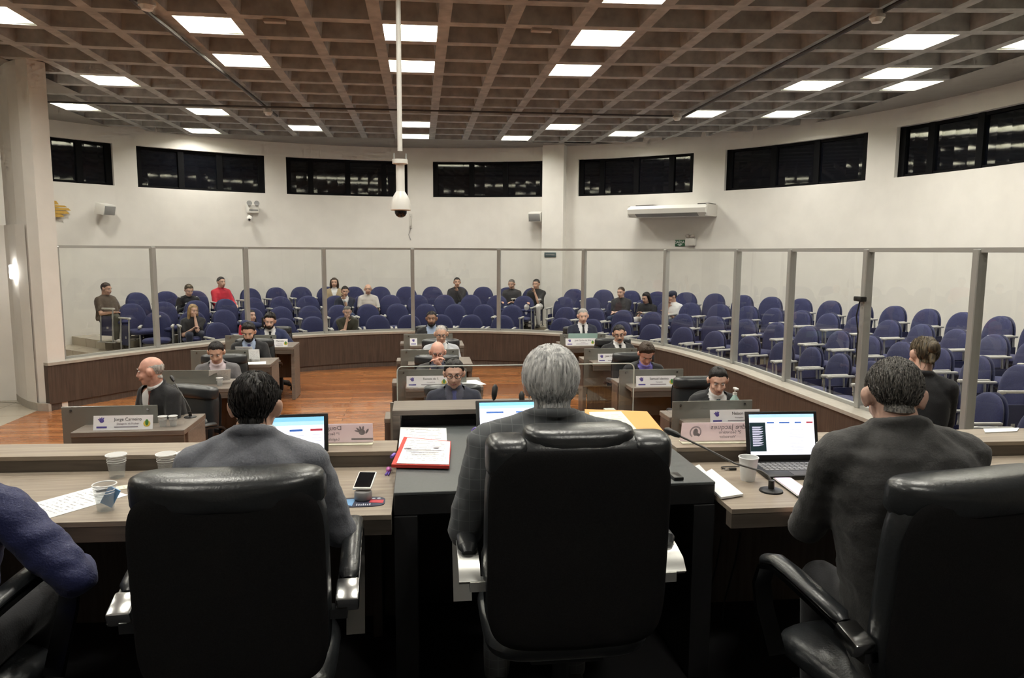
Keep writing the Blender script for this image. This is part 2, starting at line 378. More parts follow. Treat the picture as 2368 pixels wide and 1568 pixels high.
# back wall with clerestory openings
WIN = [(129.9, 137.5), (110.0, 127.0), (89.0, 107.0), (67.65, 85.1), (45.0, 62.5), (21.0, 40.4), (-1.5, 17.4)]
def wp(a, z, R=WR): return V((WC.x + R * math.cos(R_(a)), WC.y + R * math.sin(R_(a)), z))
wm = MB(); Z0, Z1, ZT = 3.25, 4.035, 4.5
brk = sorted(set([180.0, -4.0] + [q for w in WIN for q in w]), reverse=True)
DEP = .16
for a, b in zip(brk[:-1], brk[1:]):
    mid = (a + b) / 2; win = any(w[0] < mid < w[1] for w in WIN); n = max(1, int((a - b) / 1.6))
    for k in range(n):
        p, q = a + (b - a) * k / n, a + (b - a) * (k + 1) / n
        for z0, z1 in ([(0, Z0), (Z1, ZT)] if win else [(0, ZT)]):
            wm.quad(wp(p, z0), wp(q, z0), wp(q, z1), wp(p, z1))
        if win:
            for z in (Z0, Z1): wm.quad(wp(p, z), wp(q, z), wp(q, z, WR + DEP), wp(p, z, WR + DEP))
    if win:
        for e in (a, b): wm.quad(wp(e, Z0), wp(e, Z1), wp(e, Z1, WR + DEP), wp(e, Z0, WR + DEP))
xr = WC.x + WR; yr = wp(-4, 0).y
wm.quad((wp(-4, 0).x, yr, 0), (xr, -3.5, 0), (xr, -3.5, ZT), (wp(-4, 0).x, yr, ZT))
struct('wall_back', wm, M['wall'], 'curved white wall behind the gallery', smooth=False)
struct('wall_left', MB().box(WC.x - WR - .1, WC.x - WR, -3.5, WC.y, 0, ZT), M['wall'])
struct('wall_rear', MB().box(WC.x - WR, xr, -3.6, -3.5, 0, ZT), M['wall'])
for i, (a, b) in enumerate(WIN):
    pane = MB(); fr = MB(); n = max(2, int((b - a) / 1.5)); Rg = WR + DEP - .03
    for k in range(n):
        p, q = a + (b - a) * k / n, a + (b - a) * (k + 1) / n; pane.quad(wp(p, Z0, Rg), wp(q, Z0, Rg), wp(q, Z1, Rg), wp(p, Z1, Rg))
    w = struct('window_%d' % (i + 1), pane, M['night'], 'dark clerestory window reflecting the ceiling lights')
    fr_list = [a + .35, b - .35] + [a + (b - a) * f for f in ([.5] if i == 0 else [.03, .36, .66] if i % 2 else [.2, .5, .8])]
    for e in fr_list:
        ca, sa = math.cos(R_(e)), math.sin(R_(e)); T = Matrix(((-sa, ca, 0, WC.x + (Rg - .03) * ca), (ca, sa, 0, WC.y + (Rg - .03) * sa), (0, 0, 1, 0), (0, 0, 0, 1)))
        fr.box(-.055, .055, -.02, .03, Z0, Z1, T)
    for z in (Z0, Z1 - .05):
        for k in range(n):
            p, q = a + (b - a) * k / n, a + (b - a) * (k + 1) / n
            fr.quad(wp(p, z, Rg - .03), wp(q, z, Rg - .03), wp(q, z + .05, Rg - .03), wp(p, z + .05, Rg - .03))
    ob('window_frame', fr, M['wframe'], w, smooth=False)
# wall pilaster
pm = MB(); 
def radial(a, R): ca, sa = math.cos(R_(a)), math.sin(R_(a)); return Matrix(((-sa, -ca, 0, WC.x + R * ca), (ca, -sa, 0, WC.y + R * sa), (0, 0, 1, 0), (0, 0, 0, 1)))   # local x along wall (to the left seen from the room), y into room
pm.box(-.235, .235, -.1, .30, 0, 4.33, radial(65.9, WR))
struct('wall_pilaster', pm, M['pillar'], 'white square pilaster on the curved back wall between two windows')
# left column, door surround and door
B_ = (-4.56, 10.03)
arc = [(-4.69, 9.86), (-4.85, 9.92), (-5.05, 10.09), (-5.27, 10.36), (-5.45, 10.62)]
poly = [B_] + arc + [(-5.75, 11.3), (-5.1, 11.2)]
struct('wall_column', MB().prism(poly, 0, ZC), M['pillar'], 'tall white column at the left end of the low wood wall')
off = [(x - .012, y - .03) for x, y in arc[1:]]
struct('wall_portal', MB().prism(off + [(-6.9, 10.5), (-6.9, 11.1), (-5.5, 11.1)], 0, 2.36), M['wall'], 'lower white door surround beside the column')
bb = [(x - .006, y - .045) for x, y in arc]
struct('baseboard_left', MB().prism(bb + [(x + .02, y + .03) for x, y in reversed(bb)], 0, .10), M['sill'])
d1 = struct('door_1', MB().box(0, .9, -.04, .02, 0.005, 2.1, TR(-5.60, 10.74, 0) @ RZ(R_(200))), M['door'], 'dark brown door at the left edge')
ob('door_frame', MB().box(-.10, -.005, -.06, .05, 0, 2.2, TR(-5.60, 10.74, 0) @ RZ(R_(200))), M['wall'], d1, smooth=False)
# ceiling waffle
cm = MB(); PX, PY, OX, OY = .679, .714, -.076, 8.15; HX, HY, CH = .278, .292, .30
def cell(i, j):
    x = OX + PX * i; return x, OY + PY * j + bow(x)
def bow(x): return -.03 * (x - OX) - .0095 * (x - OX) ** 2      # the cross ribs bow slightly
for i in range(-14, 14):
    for j in range(-17, 14):
        x, y = cell(i, j)
        if y > WC.y and (x - WC.x) ** 2 + (y - WC.y) ** 2 > (WR + .1) ** 2: continue
        if abs(x - WC.x) > WR + .6: continue
        sh = lambda u, v, z: (x + u, y + v + bow(x + u) - bow(x), z)
        o = [sh(-PX / 2, -PY / 2, ZC), sh(PX / 2, -PY / 2, ZC), sh(PX / 2, PY / 2, ZC), sh(-PX / 2, PY / 2, ZC)]
        a = [sh(-HX, -HY, ZC), sh(HX, -HY, ZC), sh(HX, HY, ZC), sh(-HX, HY, ZC)]
        k = .86; b = [sh(-HX * k, -HY * k, ZC + CH), sh(HX * k, -HY * k, ZC + CH), sh(HX * k, HY * k, ZC + CH), sh(-HX * k, HY * k, ZC + CH)]
        cm.add(o + a + b, [(0, 1, 5, 4), (1, 2, 6, 5), (2, 3, 7, 6), (3, 0, 4, 7), (4, 5, 9, 8), (5, 6, 10, 9), (6, 7, 11, 10), (7, 4, 8, 11), (8, 9, 10, 11)])
struct('ceiling', cm, M['ceil'], 'brown grey concrete waffle ceiling')
sr = MB(); zs = ZC - .004
for x0, x1, y0, y1 in ((6.92, 8.0, -3.5, 17), (-5.75, 6.92, 15.62, 17), (-8.7, -5.75, 5, 17), (-5.75, -4.95, 9.0, 11.9)): sr.quad((x0, y0, zs), (x1, y0, zs), (x1, y1, zs), (x0, y1, zs))
struct('ceiling_border', sr, M['soffit'], 'smooth grey ceiling band along the curved wall')
# ceiling lights sit in cells
LP = [(40, 38), (480, 58), (560, 140), (270, 186), (130, 246), (490, 257), (478, 298), (722, 304), (948, 75), (950, 153), (958, 283), (962, 320), (1475, -8), (1400, 87), (1333, 162), (1305, 288), (1185, 322), (1427, 314), (1627, 260), (1810, 260), (2118, 95), (1875, 196), (2098, 196), (2345, 98)]
cells = []
for x, y in LP:
    p = atz(x, y, ZC); i = round((p.x - OX) / PX); j = round((p.y - bow(p.x) - OY) / PY)
    if (i, j) not in cells: cells.append((i, j))
added_cells = [(-5, -7), (-2, -7), (1, -7), (4, -7), (-6, -4), (-3, -4), (0, -4), (3, -5), (7, -4), (-3, -11), (2, -11), (-8, -1), (10, -2), (9, 2)]  # extra ceiling lights, added to brighten the room
cells += [c for c in added_cells if c not in cells]
fm = MB(); k = .80; q = [(-HX * .985, -HY * .985), (HX * .985, -HY * .985), (HX * .985, HY * .985), (-HX * .985, HY * .985)]
fm.add([(u, v - .05 * u, .012) for u, v in q] + [(u * k, v * k - .05 * u * k, .16) for u, v in q], [(0, 1, 5, 4), (1, 2, 6, 5), (2, 3, 7, 6), (3, 0, 4, 7)])
fme = fm.mesh('reflector', M['lightside'], False)
dm = MB(); dm.add([(u * k, v * k - .05 * u * k, .155) for u, v in q], [(0, 3, 2, 1)])
dme = dm.mesh('diffuser', M['light'], False)
rows = sorted(set(j for i, j in cells), reverse=True); 
vis = cells[:len(cells) - len([c for c in added_cells if c in cells])] if False else cells
rowname = {}
for n_, (i, j) in enumerate(sorted(cells, key=lambda c: (-c[1], c[0]))):
    seen = (i, j) not in added_cells
    x, y = cell(i, j)
    peers = sorted(c[0] for c in cells if c[1] == j and c not in added_cells)
    jr = [r for r in rows if any(c[1] == r and c not in added_cells for c in cells)]
    if seen:
        lab = 'glowing square ceiling light, %s lit row from the back wall, %s from left' % (ordinal(jr.index(j)), ordinal(peers.index(i)))
    else: lab = 'added square light in the waffle ceiling, put in to light the room'
    L = thing('ceiling_light', lab, 'ceiling light', (x, y, ZC), 0, 'recessed lights in the waffle ceiling')
    ob('reflector', fme, None, L); ob('diffuser', dme, None, L)
# conduits, detectors, vents
def conduit(p, q, z, r, lab):
    tag(ob('conduit', MB().tube([(p[0], p[1], z), (q[0], q[1], z)], r, 8), M['darkgrey']), lab, 'pipe')
zc = ZC - .05
a1, a2 = atz(300, -5, zc), atz(640, 268, zc); conduit(a1, a2, zc, .022, 'dark ceiling conduit running to the back on the left')
a1, a2 = atz(2100, -5, zc), atz(1570, 275, zc); conduit(a1, a2, zc, .022, 'dark ceiling conduit running to the back on the right')
a1, a2 = atz(105, 236, zc - .03), atz(1575, 269, zc - .03); conduit(a1, a2, zc - .03, .014, 'thin dark conduit crossing the ceiling before the last light rows')
for (x, y, s, lab) in [(340, 14, .075, 'white smoke detector on the left conduit, near end'), (2028, 43, .07, 'white smoke detector on the right conduit, near end'), (620, 261, .07, 'white smoke detector at the far end of the left conduit'), (1566, 273, .07, 'white smoke detector at the far end of the right conduit')]:
    p = atz(x, y, ZC - .12); D = thing('smoke_detector', lab, 'smoke detector', p, 0, 'smoke detectors under the ceiling')
    ob('detector_base', MB().lathe([(.001, .07), (s * .7, .07), (s * .7, .03), (s, .03), (s, .0), (.001, 0)], 20), M['offwhite'], D)
    ob('sensor_head', MB().lathe([(s * .85, 0), (s * .62, -.035), (.001, -.038)], 20), M['white'], D)
for x, y, lab in [(635, 48, 'small pale vent plate under a ceiling rib, left'), (1252, 69, 'small pale vent plate under a ceiling rib, right of the camera pole')]:
    p = atz(x, y, ZC - .01); tag(ob('vent_plate', MB().rbox(p.x - .105, p.x + .105, p.y - .04, p.y + .04, p.z - .02, p.z + .009, .004), M['vent']), lab, 'vent')

# ------------------------------------------------------------------ low curved wall + glass partition
WPATH = [(-4.76, 10.40), (-3.92, 11.50), (-2.85, 12.62), (-1.68, 13.30), (-.14, 13.68), (1.44, 13.52), (2.86, 12.72), (3.80, 11.10), (4.12, 9.22), (4.15, 7.86), (4.15, 6.43), (4.15, 5.05), (4.15, 3.6), (4.15, 2.2)]
WPATH = [(x * .98, y * .98) for x, y in WPATH]
def crom(P, n=8):
    P = [V((*p, 0)) for p in P]; out = []
    for i in range(len(P) - 1):
        a, b, c, d = P[max(i - 1, 0)], P[i], P[i + 1], P[min(i + 2, len(P) - 1)]
        for k in range(n):
            t = k / n; out.append(.5 * ((2 * b) + (c - a) * t + (2 * a - 5 * b + 4 * c - d) * t * t + (3 * b - a - 3 * c + d) * t ** 3))
    out.append(P[-1]); return out
CP = crom(WPATH)
_d = (CP[0] - CP[1]).normalized(); CPW = [CP[0] + _d * .30] + CP
def offset(P, d):
    o = []
    for i, p in enumerate(P):
        t = (P[min(i + 1, len(P) - 1)] - P[max(i - 1, 0)]).normalized(); o.append(p + V((t.y, -t.x, 0)) * d)   # positive = towards the chamber
    return o
def strip(P0, P1, z0, z1):
    m = MB(); n = len(P0); m.add([(p.x, p.y, z0) for p in P0] + [(p.x, p.y, z0) for p in P1] + [(p.x, p.y, z1) for p in P0] + [(p.x, p.y, z1) for p in P1],
        [(i, i + 1, 2 * n + i + 1, 2 * n + i) for i in range(n - 1)] + [(n + i, 3 * n + i, 3 * n + i + 1, n + i + 1) for i in range(n - 1)] + [(2 * n + i, 2 * n + i + 1, 3 * n + i + 1, 3 * n + i) for i in range(n - 1)] + [(0, 2 * n, 3 * n, n), (n - 1, 2 * n - 1, 4 * n - 1, 3 * n - 1)])
    return m
ZP = .62
gm = MB(); gn = len(CP); gm.add([(p.x, p.y, .005) for p in CP] + [(-.2 + (p.x + .2) * 2.1, 8.8 + (p.y - 8.8) * (2.1 if p.y > 8.8 else 1), .005) for p in CP], [(i, i + 1, gn + i + 1, gn + i) for i in range(gn - 1)])
struct('floor_gallery', gm, M['tile'], 'beige tile floor of the gallery')
lw = struct('wall_low', strip(offset(CPW, .20), offset(CPW, -.06), .09, ZP - .035), M['lowwall'], 'low curved dark wood wall below the glass partition', smooth=True)
ob('toe_kick', strip(offset(CPW, .18), offset(CPW, -.06), 0, .09), M['cdeskd'], lw, smooth=False)
ob('sill', strip(offset(CPW, .215), offset(CPW, -.09), ZP - .035, ZP), M['sill'], lw, smooth=False)
GP = thing('glass_partition', 'tall clear glass partition with grey metal posts along the low curved wall', 'glass partition', (0, 0, ZP))
ZR = 2.09 - ZP
def dirat(i):
    a, b = WPATH[max(i - 1, 0)], WPATH[min(i + 1, len(WPATH) - 1)]; return math.atan2(b[1] - a[1], b[0] - a[0])
postm = MB().rbox(-.032, .032, -.04, .04, 0, ZR, .006, 1).mesh('post', M['alu'], False)
for i, p in enumerate(WPATH): ob('post', postm, None, GP, (*p, 0), dirat(i))
ob('top_rail', strip([V((p.x, p.y, 0)) for p in offset(CP, .02)], [V((p.x, p.y, 0)) for p in offset(CP, -.02)], ZR - .025, ZR + .012), M['alu'], GP, smooth=False)
ob('bottom_rail', strip(offset(CP, .02), offset(CP, -.02), 0, .03), M['alu'], GP, smooth=False)
for i in range(len(WPATH) - 1):
    seg = CP[i * 8:i * 8 + 9]; m = MB(); n = len(seg)
    m.add([(p.x, p.y, .03) for p in seg] + [(p.x, p.y, ZR - .025) for p in seg], [(k, k + 1, n + k + 1, n + k) for k in range(n - 1)])
    ob('glass_pane', m, M['glass'], GP)
# small black contact with cable on a post
p = WPATH[10]; cth = thing('camera_clip', 'small black clip with a hanging cable fixed to a partition post', 'cable clip', (p[0] - .06, p[1], 1.63))
ob('clip_body', MB().rbox(-.03, .03, -.06, .06, -.015, .03, .008), M['plastic'], cth)
ob('cable', MB().tube([(0, 0, -.01), (-.02, .01, -.15), (.0, .0, -.30), (-.005, 0, -.6)], .006, 6), M['plastic'], cth)

# ================================================================== GALLERY CHAIRS
def dome(w, h, z0):
    def f(t):
        a = 2 * PI * t; c, s = math.cos(a), math.sin(a)
        zc_ = z0 + h * .48
        if s >= 0: return (w / 2 * math.copysign(abs(c) ** (2 / 2.3), c), zc_ + (h * .52) * abs(s) ** (2 / 2.3))
        return (w / 2 * math.copysign(abs(c) ** (2 / 5), c) * (1 - .05 * abs(s)), zc_ - h * .48 * abs(s) ** (2 / 5))
    return f
RECL = TR(0, -.17, .36) @ RXm(R_(9)) @ TR(0, 0, -.36)
gc_back = MB().pad(dome(.455, .525, .295), .085, n=40, T=RECL, bend=.35).mesh('backrest', M['navy'])
gc_shell = MB().pad(dome(.475, .54, .287), .03, n=40, T=RECL @ TR(0, -.048, 0), bend=.35).mesh('back_shell', M['navyedge'])
gc_seat = MB().pad(rrect(.45, .47, .1, -.235), .11, n=36, T=TR(0, .08, .345) @ RXm(R_(93))).mesh('seat', M['navy'])
gc_arm = MB().rbox(-.022, .022, -.17, .15, .575, .602, .010, 2).rbox(-.026, .026, .11, .175, .568, .604, .013, 2).mesh('armrest', M['armpad'])
gc_leg = MB().tube([(0, .14, .575), (0, .10, .0)], .013, 6).tube([(0, -.12, .575), (0, -.16, .0)], .013, 6).box(-.016, .016, -.22, .17, 0, .016).mesh('leg_frame', M['frame'])
gc_side = MB().box(-.006, .006, -.145, .09, .12, .46).mesh('side_panel', M['navyedge'], False)
gc_bar = MB().box(-.25, .25, -.02, .02, .235, .275).mesh('crossbar', M['frame'], False)
def make_gallery_chair():
    t = thing('auditorium_chair', None, 'chair')
    ob('backrest', gc_back, None, t); ob('back_shell', gc_shell, None, t); ob('seat', gc_seat, None, t); ob('crossbar', gc_bar, None, t)
    for s in (-1, 1):
        ob('armrest', gc_arm, None, t, (s * .253, 0, 0)); ob('leg_frame', gc_leg, None, t, (s * .253, 0, 0)); ob('side_panel', gc_side, None, t, (s * .242, 0, 0))
    return t
ROWS = [
 [(500, 745.5), (575, 740), (659, 735), (722, 731), (789, 730), (875, 728), (944, 728), (1022, 727), (1089, 727), (1163, 729), (1301, 735), (1371, 736), (1444, 744), (1509, 749), (1587, 756), (1657, 764.7), (1740, 777), (1823, 791), (1888, 802), (1950, 819), (2020, 833), (2105, 856), (2192, 882), (2294, 905), (2420, 945)],
 [(384, 720), (437, 719), (508, 716), (577, 711), (646.5, 708), (716, 706), (781, 704), (848.6, 703), (919, 701), (983, 701), (1054, 703), (1120, 703), (1185, 705), (1310, 709), (1381, 711), (1446, 716.5), (1507, 720), (1583, 725), (1656, 730), (1730, 737), (1801, 744), (1875, 753), (1950, 764), (2024, 776), (2089, 789), (2180, 803), (2275, 822), (2368, 842)],
 [(302, 701), (384, 696), (447, 694), (517, 691), (583, 687), (650, 684.5), (714, 683), (773, 683), (835, 682), (902, 681), (968, 681), (1028, 681), (1087, 681), (1150.6, 682), (1212, 683.5), (1314, 686), (1381, 688), (1437, 690), (1496, 692.5), (1546, 695.5), (1600, 699), (1655, 702), (1720, 705.6), (1779, 710), (1854, 716.5), (1925, 724), (1990, 731), (2055, 738), (2139, 748), (2219, 760), (2309, 772), (2400, 786)],
 [(245, 680), (313, 675), (386, 672), (449, 672), (513, 669), (578, 665.5), (636, 664), (704, 662), (762, 662), (820, 662), (883, 662), (936, 662), (995.5, 662), (1054, 662), (1112, 662), (1175, 664), (1230, 665), (1328, 667.5), (1399, 669), (1462, 671), (1520, 674), (1587, 675), (1655, 677.5), (1725, 682), (1783, 685.5), (1857, 689.5), (1923.5, 694), (1996, 700), (2074, 706.6), (2150, 713), (2230, 721), (2322, 730), (2410, 740)]]
SEATS = {}          # (row, index) -> (origin, facing)
chair0 = make_gallery_chair(); used0 = False
for k, row in enumerate(ROWS):
    zt = .82 + .15 * k
    for blk in (0, 1):
        ids = [n for n, q in enumerate(row) if (q[0] > 1260) == bool(blk)]
        P = [atz(*row[n], zt) for n in ids]
        for P_ in P: P_.z = .15 * k + (.005 if k == 0 else 0)
        for it in range(60):
            for a in range(len(P) - 1):
                d = P[a + 1] - P[a]; L = d.length
                if L < .572: s = d.normalized() * (.572 - L) / 2; P[a] -= s; P[a + 1] += s
        for a in range(1, len(P) - 1):       # smooth the row
            P[a] = P[a] * .5 + (P[a - 1] + P[a + 1]) * .25
        for a, n in enumerate(ids):
            tng = (P[min(a + 1, len(P) - 1)] - P[max(a - 1, 0)]).normalized()
            d = V((tng.y, -tng.x, 0))             # rows run clockwise, so this points into the chamber
            o = P[a] + d * .25
            if not used0: c = chair0; used0 = True
            else: c = dup(chair0)
            c.location = o; c.rotation_euler = (0, 0, math.atan2(-d.x, d.y))
            rn = ['front row by the glass', 'second row from the glass', 'third row from the glass', 'back row by the wall'][k]
            c['label'] = 'blue gallery chair, %s, %s block, %s from left' % (rn, ['left', 'right'][blk], ordinal(a))
            c['group'] = 'blue gallery chairs'
            SEATS[(k, n)] = (o.copy(), d.copy())

# ================================================================== THINGS ON THE WALL AND CEILING
def wallthing(name, label, cat, px, py, a_off=0, out=0, group=None):
    p = onwall(px, py); a = math.atan2(p.y - WC.y, p.x - WC.x)
    q = V((WC.x + (WR - out) * math.cos(a), WC.y + (WR - out) * math.sin(a), p.z))
    return thing(name, label, cat, q, a + PI / 2 + a_off, group)
for px, py, lab, ao in [(235, 485, 'small white wall speaker with grey grille on the left wall', .5), (1243, 502, 'small white wall speaker beside the pilaster', -.1)]:
    w = wallthing('wall_speaker', lab, 'speaker', px, py, group='wall speakers')
    T = TR(0, .20, 0) @ RZ(ao) @ RXm(R_(-12))
    ob('speaker_box', MB().rbox(-.145, .145, -.12, .09, -.10, .10, .012, T=T), M['white'], w)
    ob('grille', MB().rbox(-.13, .13, .088, .097, -.085, .075, .004, T=T), M['grey'], w)
    ob('bracket', MB().tube([(0, 0, .02), (0, .1, .02)], .015, 8).rbox(-.03, .03, -.002, .012, -.05, .05, .003), M['offwhite'], w)
w = wallthing('emergency_light', 'white twin-head emergency light on the wall between two windows at left', 'emergency light', 583, 482, 0, .012)
ob('battery_box', MB().rbox(-.12, .12, 0, .09, -.10, .06, .012), M['white'], w)
for s in (-1, 1): ob('lamp_head', MB().lathe([(.001, 0), (.035, 0), (.055, .05), (.05, .055), (.001, .052)], 16).mesh('lamp_head', M['grey']), None, w, (s * .075, .07, .095)).rotation_euler = (R_(-80), 0, 0)
ob('slot', MB().box(-.10, .08, .088, .093, -.055, -.025), M['grey'], w)
def wallcam(px, py, lab):
    w = wallthing('wall_camera', lab, 'security camera', px, py)
    ob('camera_mount', MB().tube([(0, 0, .05), (0, .08, .05), (0, .10, 0)], .022, 10), M['white'], w)
    ob('camera_body', MB().ell((0, .11, -.01), .062), M['white'], w); ob('lens', MB().ell((.015, .155, -.03), .026), M['dome'], w)
wallcam(575, 505, 'small white round camera below the left emergency light'); wallcam(1275, 482, 'small white round camera on the pilaster')
w = wallthing('wall_bracket', 'thin white cable bracket on the wall right of the hanging camera', 'bracket', 950, 512)
ob('bracket_arm', MB().tube([(0, 0, .1), (-.02, .10, .12), (.01, .12, -.1)], .016, 8).rbox(-.03, .03, 0, .02, -.16, .18, .006), M['offwhite'], w)
ob('cable', MB().tube([(0, .03, -.15), (.05, .03, -.3), (.0, .02, -.42)], .006, 6), M['grey'], w)
# wall air conditioner
w = wallthing('air_conditioner', 'long white split air conditioner mounted high on the right wall', 'air conditioner', 1567, 489, 0, 0)
prof = [(0.02, -.12), (.50, -.12), (.60, -.06), (.62, .03), (.52, .10), (.02, .10)]
m = MB(); n = len(prof); W2 = .83
m.add([(-W2, y, z) for y, z in prof] + [(W2, y, z) for y, z in prof], [tuple(range(n)), tuple(range(2 * n - 1, n - 1, -1))] + [(i, (i + 1) % n, n + (i + 1) % n, n + i) for i in range(n)])
ob('casing', m, M['white'], w, smooth=False)
m = MB(); m.quad((-.66, .513, -.125), (.66, .513, -.125), (.66, .612, -.064), (-.66, .612, -.064)); ob('air_outlet', m, M['grey'], w)
for s in (-1, 1): ob('end_cap', MB().box(s * .83 - .02, s * .83 + .02, .0, .56, -.125, .105), M['offwhite'], w, smooth=False)
for x0, x1 in ((.35, .75), (-.82, -.58)): ob('top_clip', MB().box(x0, x1, .05, .4, .10, .125), M['darkgrey'], w, smooth=False)
w = wallthing('exit_sign', 'small green SAIDA exit sign under the air conditioner', 'sign', 1573, 562)
ob('sign_plate', MB().rbox(-.105, .105, 0, .02, -.065, .065, .004), M['green'], w)
Tt = Matrix(((-1, 0, 0, 0), (0, 0, 1, .021), (0, 1, 0, .012), (0, 0, 0, 1)))
text('lettering', 'SA\u00cdDA', .075, M['plate'], w, Tt); ob('arrow', MB().add([(-.06, .0215, -.03), (.06, .0215, -.03), (0, .0215, -.055)], [(0, 1, 2)]), M['plate'], w)
w = wallthing('emergency_light', 'white emergency light block right of the green exit sign', 'emergency light', 1600, 558, 0, .012)
ob('battery_box', MB().rbox(-.10, .10, 0, .10, -.09, .06, .012), M['offwhite'], w); ob('lamp_head', MB().ell((-.05, .08, .10), (.05, .05, .04)).ell((.05, .08, .10), (.05, .05, .04)), M['vent'], w)
w = wallthing('door_sign', 'small dark teal sign plate on the pilaster', 'sign', 1280, 589, out=.305)
ob('sign_plate', MB().rbox(-.13, .13, 0, .012, -.05, .05, .003), M['teal'], w); ob('lettering', MB().box(-.10, .10, .0125, .0132, -.012, .012), M['grey'], w)
w = wallthing('gold_emblem', 'gold winged emblem fixed to the wall behind the white column', 'emblem', 122, 487, 0, .05)
m = MB()
for k, (z0, z1, x) in enumerate([(.10, .17, -.10), (.055, .095, -.28), (.0, .05, -.36), (-.06, -.005, -.32), (-.12, -.065, -.20)]): m.prism([(.14, z0), (x * .75, z0 + .01), (x * .75 + .04, z1), (.14, z1)], 0, .03)
m.v = [V((p.x, p.z, p.y)) for p in m.v]; ob('wing', m, M['gold'], w, smooth=False)
# hanging dome camera
p = aty(926.5, 470, 6.35); HZ = p.z
hc = thing('dome_camera', 'white dome camera hanging from the ceiling on a long pole', 'security camera', p)
ob('pole', MB().tube([(0, 0, .43), (0, 0, ZC + .3 - HZ)], .021, 14), M['white'], hc)
ob('flange', MB().lathe([(.02, .36), (.065, .36), (.065, .325), (.02, .32)], 24), M['white'], hc)
for a in (-1, 1): ob('bolt', MB().tube([(a * .05, 0, .32), (a * .05, 0, .41)], .006, 6), M['frame'], hc)
ob('neck', MB().lathe([(.036, .33), (.036, .09), (.045, .06), (.001, .06)], 24), M['white'], hc)
ob('housing', MB().lathe([(.035, .10), (.06, .06), (.078, .02), (.084, -.03), (.086, -.055), (.08, -.06), (.05, -.062)], 32), M['white'], hc)
ob('dome_lens', MB().lathe([(.052, -.06), (.050, -.085), (.036, -.108), (.015, -.118), (.001, -.119)], 24), M['dome'], hc)
# wall sconce on the curved portal
s_ = atz(62, 860, 0.15); 
q = V((-5.70, 10.98, 1.78)); q = V((-5.13, 10.16, 1.76))
w = thing('wall_sconce', 'bright white wall lamp on the white column at left', 'wall lamp', q, R_(-52))
ob('back_plate', MB().rbox(-.05, .05, .02, .06, -.12, .12, .006), M['white'], w)
ob('glowing_shade', MB().rbox(-.06, .06, -.07, .02, -.09, .09, .015), M['sconce'], w)

# ================================================================== COUNCIL DESKS
def council_desk(xl, xr, yf, pl, pr, label, lext=0, front='open', low=.42):
    """near edge at yf, from xl to xr; smoked sheet from pl to pr"""
    t = thing('council_desk', label, 'desk', ((xl + xr) / 2, yf, 0), 0, 'council desks')
    cx = (xl + xr) / 2; a, b = xl - cx, xr - cx
    m = MB().rbox(a, b, 0, .55, .71, .75, .004, 1)
    if lext: m.rbox(a - lext, a + .001, .30, .55, .71, .75, .004, 1)
    ob('desktop', m, M['cdesk'], t, smooth=False)
    m = MB().box(a + .004, b - .004, .004, .03, .655, .712).box(a + .004, b - .004, .5, .53, .655, .712)
    ob('fascia', m, M['deskedge'], t, smooth=False)
    ob('side_panel', MB().rbox(b - .05, b - .002, .10, .53, 0.002, .71, .003, 1), M['cdesk'], t, smooth=False)
    la = a - lext
    ob('side_panel', MB().rbox(la + .002, la + .05, .30, .53, 0.002, .71, .003, 1), M['cdeskd'], t, smooth=False)
    if front == 'panel': ob('modesty_panel', MB().box(a + .01, b - .05, .33, .35, .06, .70), M['cdeskd'], t, smooth=False)
    else: ob('modesty_panel', MB().box(la + .05, b - .05, .48, .50, .25, .70), M['cdeskd'], t, smooth=False)
    ob('glass_panel', MB().rbox(pl - cx, pr - cx, .238, .250, low, .89, .003, 1), M['smoked'], t, smooth=False)
    for q in (.1, .9): ob('glass_clip', MB().tube([(pl - cx + (pr - pl) * q, .232, .86), (pl - cx + (pr - pl) * q, .256, .86)], .009, 10), M['chrome'], t)
    return t
LY, CY_, RY = [5.50, 7.15, 8.63, 10.17], [5.42, 7.0, 8.48, 10.15], [5.24, 6.80, 8.40, 9.95]
nth = ['nearest', 'second', 'third', 'farthest']
for k in range(4):
    council_desk(-2.50, -1.72, LY[k], -2.66, -1.98, 'taupe council desk with smoked glass sheet, left column, %s from the dais' % nth[k])
    council_desk(-.15, .60, CY_[k], -.24, .45, 'taupe council desk with smoked glass sheet, middle column, %s from the dais' % nth[k], .14)
    council_desk(2.02, 2.66, RY[k], 1.96, 2.62, 'taupe council desk with smoked glass sheet, right column, %s from the dais' % nth[k], .06, 'panel')
